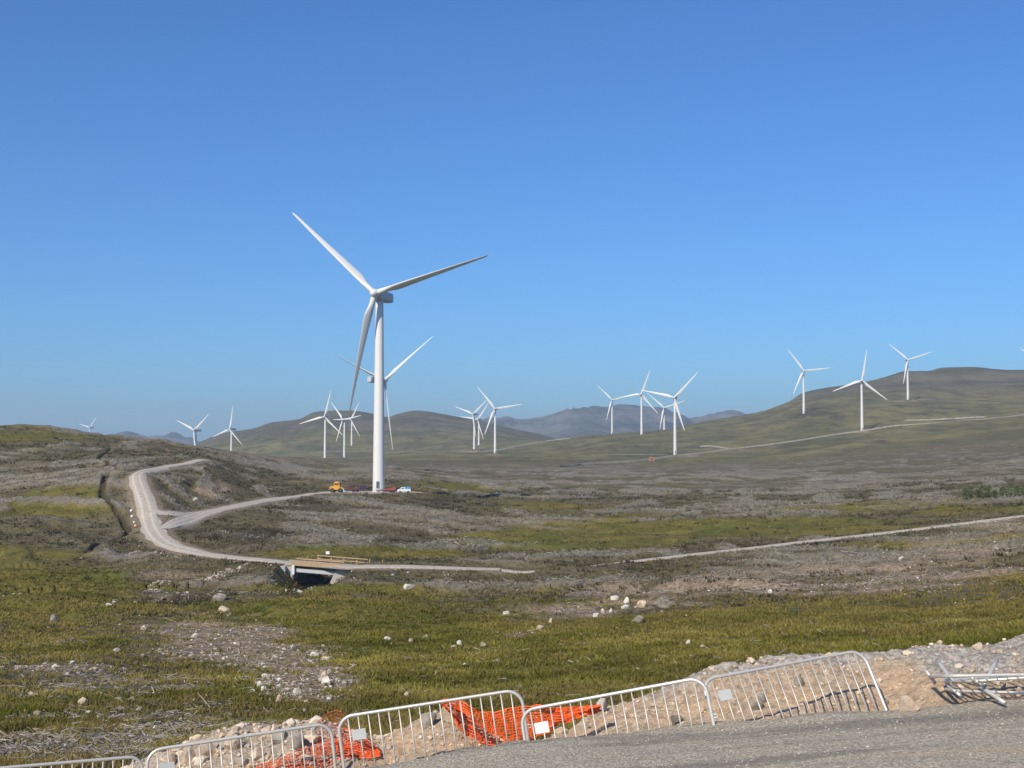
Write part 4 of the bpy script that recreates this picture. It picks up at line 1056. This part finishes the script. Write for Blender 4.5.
for k in range(6):
    x = -hw+3.6+k*2.2; bm = bmesh.new(); add_box(bm, (x, RW+.12, zd(x)+.75), (.16, .14, 1.6)); link('rail_post', bm_mesh('rail_post', bm, False, .01), M['timber'], br)
bm = bmesh.new(); add_box(bm, (-hw+5.2, RW+.02, zd(0)+1.9), (.62, .1, .5)); link('sign_plate', bm_mesh('sign_plate', bm, False, .01), M['plate'], br)
bm = bmesh.new(); add_box(bm, (-hw-.9, 0, zl-1.75), (2.0, 4.7, 2.9)); add_box(bm, (-hw-1.9, -2.9, zl-1.4), (1.7, 1.3, 2.4)); link('abutment', bm_mesh('abutment', bm, False, .05), M['concrete'], br)
bm = bmesh.new(); add_box(bm, (-hw+.15, -RW-.25, zl-.85), (.42, .4, 1.6)); link('end_post', bm_mesh('end_post', bm, False, .03), M['plate'], br)
bm = bmesh.new(); add_prism(bm, [(hw-.3, zr+.15), (hw+2.7, zr-.0), (hw+1.2, zr-2.6), (hw-1.6, zr-2.6)], -RW-.5, RW+.2); link('wing_wall', bm_mesh('wing_wall', bm, False, .05), M['concrete'], br)

# ------------------------------------------------------------------ machines at the turbine foot
def wheel(parent, x, y, r, w=.4):
    bm = bmesh.new(); add_cyl(bm, (x, y-w/2, r), (x, y+w/2, r), r, seg=20); o = link('wheel', bm_mesh('wheel', bm, False, .05), M['rubber'], parent)
    bm = bmesh.new(); add_cyl(bm, (x, y-w/2-.03, r), (x, y+w/2+.03, r), r*.5, seg=14); link('rim', bm_mesh('rim', bm), M['dark'], o)
def pbox(name, parent, mat, c, s, bev=.06):
    bm = bmesh.new(); add_box(bm, c, s); return link(name, bm_mesh(name, bm, False, bev), mat, parent)
def pprism(name, parent, mat, poly, y0, y1, bev=.05):
    bm = bmesh.new(); add_prism(bm, poly, y0, y1); return link(name, bm_mesh(name, bm, False, bev), mat, parent)
def vehicle(name, px, D, label, cat, rz=0):
    X = float(xpix(px, 490, D)); o = empty(name, (X, D, float(ground(X, D)[0])+.1), (0, 0, R(rz))); return tag(o, label, cat, 'vehicles and plant at the turbine foot')
v = vehicle('wheel_loader', 337.2, 428, 'yellow wheel loader with a cab parked at the end of the spur road', 'loader', -8)
pprism('body', v, M['yellow'], [(-2.3,.9),(.9,.9),(1.2,1.5),(1.2,1.9),(-1.4,2.15),(-2.3,1.9)], -1.05, 1.05)
cb = pprism('cab', v, M['yellow'], [(-.9,2.1),(1.0,1.9),(1.0,3.1),(.8,3.45),(-.7,3.45),(-.9,3.1)], -.9, .9)
pbox('window', cb, M['dark'], (.05, 0, 2.72), (1.5, 1.84, .62), .02); pbox('window', cb, M['dark'], (.93, 0, 2.72), (.2, 1.5, .62), .02)
pprism('boom', v, M['yellow'], [(1.1,1.5),(2.2,.8),(2.5,.7),(2.5,1.0),(1.3,1.95)], -.6, .6)
pprism('bucket', v, M['plate_old'], [(2.3,.25),(3.2,.25),(3.3,.4),(2.6,.6),(2.5,1.3),(2.3,1.3)], -1.25, 1.25)
pbox('beacon', v, M['drumr'], (-.2, .3, 3.56), (.25, .25, .25), .05); pbox('roof_sheet', v, M['plate'], (-.1, 0, 3.5), (1.0, 1.2, .05), .01)
for x in (-1.4, 1.25):
    for y in (-1.05, 1.05): wheel(v, x, y, .72, .5)
v = vehicle('flatbed_trailer', 356.5, 431, 'dark maroon flatbed trailer loaded with navy crates beside the loader', 'trailer', 4)
pbox('bed', v, M['maroon'], (0, 0, .95), (6.8, 2.3, .25)); pbox('load', v, M['maroon'], (-2.2, 0, 1.4), (1.7, 1.9, .65)); pbox('load', v, M['navy'], (2.2, 0, 1.65), (2.2, 2.1, 1.15)); pbox('load', v, M['red'], (-.1, -.2, 1.55), (.5, 1.6, 1.0))
pbox('headboard', v, M['maroon'], (3.3, 0, 1.5), (.12, 2.3, 1.3)); pprism('drawbar', v, M['navy'], [(-3.4,.75),(-4.6,.6),(-4.6,.75),(-3.4,1.0)], -.2, .2)
for x in (-.9, .3): 
    for y in (-1.1, 1.1): wheel(v, x, y, .48, .35)
v = vehicle('tipping_trailer', 389.5, 427, 'faded red wedge-shaped tipping trailer right of the tower', 'trailer', -3)
pprism('body', v, M['red'], [(-3.0,.7),(2.2,.7),(2.2,1.75),(.9,1.75),(-.2,1.35),(-3.0,.95)], -1.1, 1.1); pbox('tailgate', v, M['maroon'], (2.3, 0, 1.2), (.16, 2.2, 1.15))
pbox('chassis', v, M['dark'], (0, 0, .58), (5, .9, .2)); pprism('drawbar', v, M['dark'], [(-2.9,.6),(-4.4,.45),(-4.4,.6),(-2.9,.8)], -.15, .15)
for x in (.4, 1.4):
    for y in (-1.0, 1.0): wheel(v, x, y, .42, .3)
v = vehicle('parked_van', 404, 425, 'white van with a pale blue rear parked at the right of the red trailer', 'van', 12)
pprism('body', v, M['vanwhite'], [(-2.1,.4),(2.1,.4),(2.15,1.0),(2.0,1.75),(1.6,1.85),(-.9,1.85),(-1.45,1.2),(-2.15,1.05)], -.9, .9, .08)
pbox('blue_panel', v, M['blue'], (1.05, 0, 1.55), (1.8, 1.86, .62), .03); pprism('windscreen', v, M['dark'], [(-1.38,1.2),(-.95,1.75),(-1.02,1.78),(-1.46,1.22)], -.78, .78, .01)
pbox('side_window', v, M['dark'], (-.55, 0, 1.5), (.75, 1.83, .4), .02); pbox('headlight', v, M['plate'], (-2.12, -.6, .85), (.1, .3, .18), .02); pbox('headlight', v, M['plate'], (-2.12, .6, .85), (.1, .3, .18), .02)
for x in (-1.3, 1.3):
    for y in (-.82, .82): wheel(v, x, y, .34, .22)
# drums beside the road
for k, (px, py, m_, lb) in enumerate(((131.3,510.7,'drumw','white marker drum beside the road, topmost of the row'),(132,516,'drumw','white marker drum beside the road, just below the topmost one'),(134,521.5,'drumw','small white marker drum just above the orange one'),(135.6,525.5,'drumr','orange and white marker drum at the lower end of the row'))):
    X, D = hit(px, py+2, lambda x, y: ground(x, y)); o = empty('marker_drum', (X, D, float(ground(X, D)[0])-.05))
    bm = bmesh.new(); s = (.8, .8, .6, .9)[k]; lathe(bm, [(0, .36*s), (.3*s, .38*s), (.32*s, .41*s), (.36*s, .41*s), (.38*s, .37*s), (.8*s, .33*s), (.85*s, .29*s)], 18)
    link('body', bm_mesh('body', bm, True), M[m_], o)
    bm = bmesh.new(); lathe(bm, [(.44*s, .375*s), (.6*s, .365*s)], 18); link('band', bm_mesh('band', bm, True), M['drumr' if m_ == 'drumw' and k == 9 else 'drumw'], o)
    tag(o, lb, 'marker drum', 'marker drums beside the road')
# hut by the far track
X, D = hit(651.5, 461, lambda x, y: ground(x, y)); o = tag(empty('site_hut', (X, D, float(ground(X, D)[0])-.4)), 'small rust-orange hut beside the hillside track below the largest far turbine', 'hut')
pbox('wall', o, M['hut'], (0, 0, 1.7), (5.6, 4, 3.4)); pprism('roof', o, M['rust'], [(-3.2,3.3),(3.2,3.3),(2.2,4.6),(-2.2,4.6)], -2.4, 2.4); pbox('door', o, M['dark'], (.3, -2.0, 1.5), (1.5, .14, 2.4), .02)

# ------------------------------------------------------------------ little trees on the right
def tree(px, py, hgt, wid, lb, seed):
    r = np.random.default_rng(seed); X, D = hit(px, py, lambda x, y: ground(x, y)); z = float(ground(X, D)[0])
    o = tag(empty('young_tree', (X, D, z-.1)), lb, 'tree', 'young trees in a row on the plateau')
    bm = bmesh.new(); tp = [(0,0,0)]
    for k in range(1, 6): tp.append((r.normal(0,.06*k), r.normal(0,.06*k), hgt*.17*k))
    for a, b_ in zip(tp, tp[1:]): add_cyl(bm, a, b_, .09*(1-a[2]/hgt), .09*(1-b_[2]/hgt)+.005, 7)
    for k in range(9):
        zz = hgt*r.uniform(.2, .8); a = r.uniform(0, 6.28); l = wid*.4*(1.1-zz/hgt); add_cyl(bm, (0,0,zz), (l*math.cos(a), l*math.sin(a), zz+l*.6), .03, .01, 5)
    link('trunk', bm_mesh('trunk', bm), M['bark'], o)
    n = 420; t = r.uniform(.08, 1, n); rad = wid*.5*np.sqrt(np.clip(1-(t-.4)**2/.42, .05, 1))*np.sqrt(r.random(n)); a = r.uniform(0, 6.283, n)
    cl = r.normal(size=(14,3))*.2
    c = np.stack([rad*np.cos(a), rad*np.sin(a), hgt*t], -1)+cl[r.integers(0,14,n)]
    u = r.normal(size=(n,3)); u /= np.linalg.norm(u, axis=1)[:,None]; w = np.cross(u, r.normal(size=(n,3))); w /= np.linalg.norm(w, axis=1)[:,None]; s = r.uniform(.1, .24, n)[:,None]
    V = np.stack([c-u*s, c+w*s*.6, c+u*s, c-w*s*.6], 1).reshape(-1,3); bi = np.arange(n)*4
    tint = lerp((.06, .09, .03), (.17, .20, .075), r.random(n)); C = np.repeat(np.concatenate([tint, np.ones((n,1))], 1)[:,None], 4, 1).reshape(-1,4)
    link('crown', big_mesh('crown', V, np.stack([bi, bi+1, bi+2, bi+3], -1), cols={'tint': C}), M['leaf'], o)
TR = [(965.5,499.5,3.5,1.7,'narrow green young tree at the left end of the row on the plateau'),(971,499,2.5,1.0,'thin low young tree close right of the leftmost one'),(978,498.5,2.7,1.2,'small young tree just left of the bushy pair'),(983,498.5,3.9,2.4,'bushy young tree, fuller half of the bushy pair in the row'),(989,498,3.8,1.5,'dark slim young tree, right half of the bushy pair'),(995,498,2.3,1.5,'short yellow-green young tree in the dip of the row'),(1003,497.5,3.3,2.2,'mid-green young tree left of the tallest one'),(1010,497,4.4,2.6,'tallest dark young tree in the row'),(1017,496.5,3.4,2.2,'rounded young tree right of the tallest one'),(1024,496,3.3,2.4,'young tree cut by the right edge of the picture')]
for k, a in enumerate(TR): tree(a[0], a[1], a[2]*.88, a[3]*1.1, a[4], 500+k)

# ------------------------------------------------------------------ haze
bm = bmesh.new(); add_box(bm, (0, 5400, 125), (42000, 11200*2-1200, 420)); me = bm_mesh('haze', bm)
hm_ = bpy.data.materials.new('haze'); hm_.use_nodes = True; nt = hm_.node_tree; nt.nodes.remove(nt.nodes['Principled BSDF'])
pv = nt.nodes.new('ShaderNodeVolumePrincipled'); pv.inputs['Density'].default_value = 8.5e-5; pv.inputs['Color'].default_value = (.68, .86, 1, 1); pv.inputs['Anisotropy'].default_value = .1
nt.links.new(pv.outputs[0], nt.nodes['Material Output'].inputs['Volume'])
tag(link('haze', me, hm_), kind='stuff')

# ------------------------------------------------------------------ light
w = bpy.data.worlds.new('World'); S.world = w; w.use_nodes = True; nt = w.node_tree
sky = nt.nodes.new('ShaderNodeTexSky'); sky.sky_type = 'NISHITA'; sky.sun_disc = False
sd = Vector((-math.sin(R(AZ))*math.cos(R(EL)), -math.cos(R(AZ))*math.cos(R(EL)), math.sin(R(EL))))   # towards the sun
sky.sun_elevation = R(EL); sky.sun_rotation = math.atan2(sd.x, sd.y)
sky.air_density = 1.0; sky.dust_density = .8; sky.ozone_density = 2.2; sky.altitude = 200
bg = nt.nodes['Background']; bg.inputs['Strength'].default_value = .12
tn = nt.nodes.new('ShaderNodeMix'); tn.data_type = 'RGBA'; tn.blend_type = 'MULTIPLY'; tn.inputs['Factor'].default_value = 1; tn.inputs['B'].default_value = (.35, .675, 1.1, 1)
nt.links.new(sky.outputs[0], tn.inputs['A']); nt.links.new(tn.outputs['Result'], bg.inputs['Color'])
sl = bpy.data.lights.new('sun', 'SUN'); sl.energy = 4.8; sl.angle = R(.53); sl.color = (1, .89, .73)
so = bpy.data.objects.new('sun', sl); COL.objects.link(so); so.rotation_euler = (-sd).to_track_quat('-Z', 'Y').to_euler(); so.location = (0, 0, 100)

S.view_settings.view_transform = 'Standard'; S.view_settings.look = 'None'; S.view_settings.gamma = 1; S.view_settings.exposure = 0; S.view_settings.use_curve_mapping = False
S.render.engine = 'CYCLES'
cy = S.cycles; cy.use_denoising = True; cy.max_bounces = 6; cy.diffuse_bounces = 2; cy.volume_bounces = 1; cy.transparent_max_bounces = 8; cy.caustics_reflective = False; cy.caustics_refractive = False
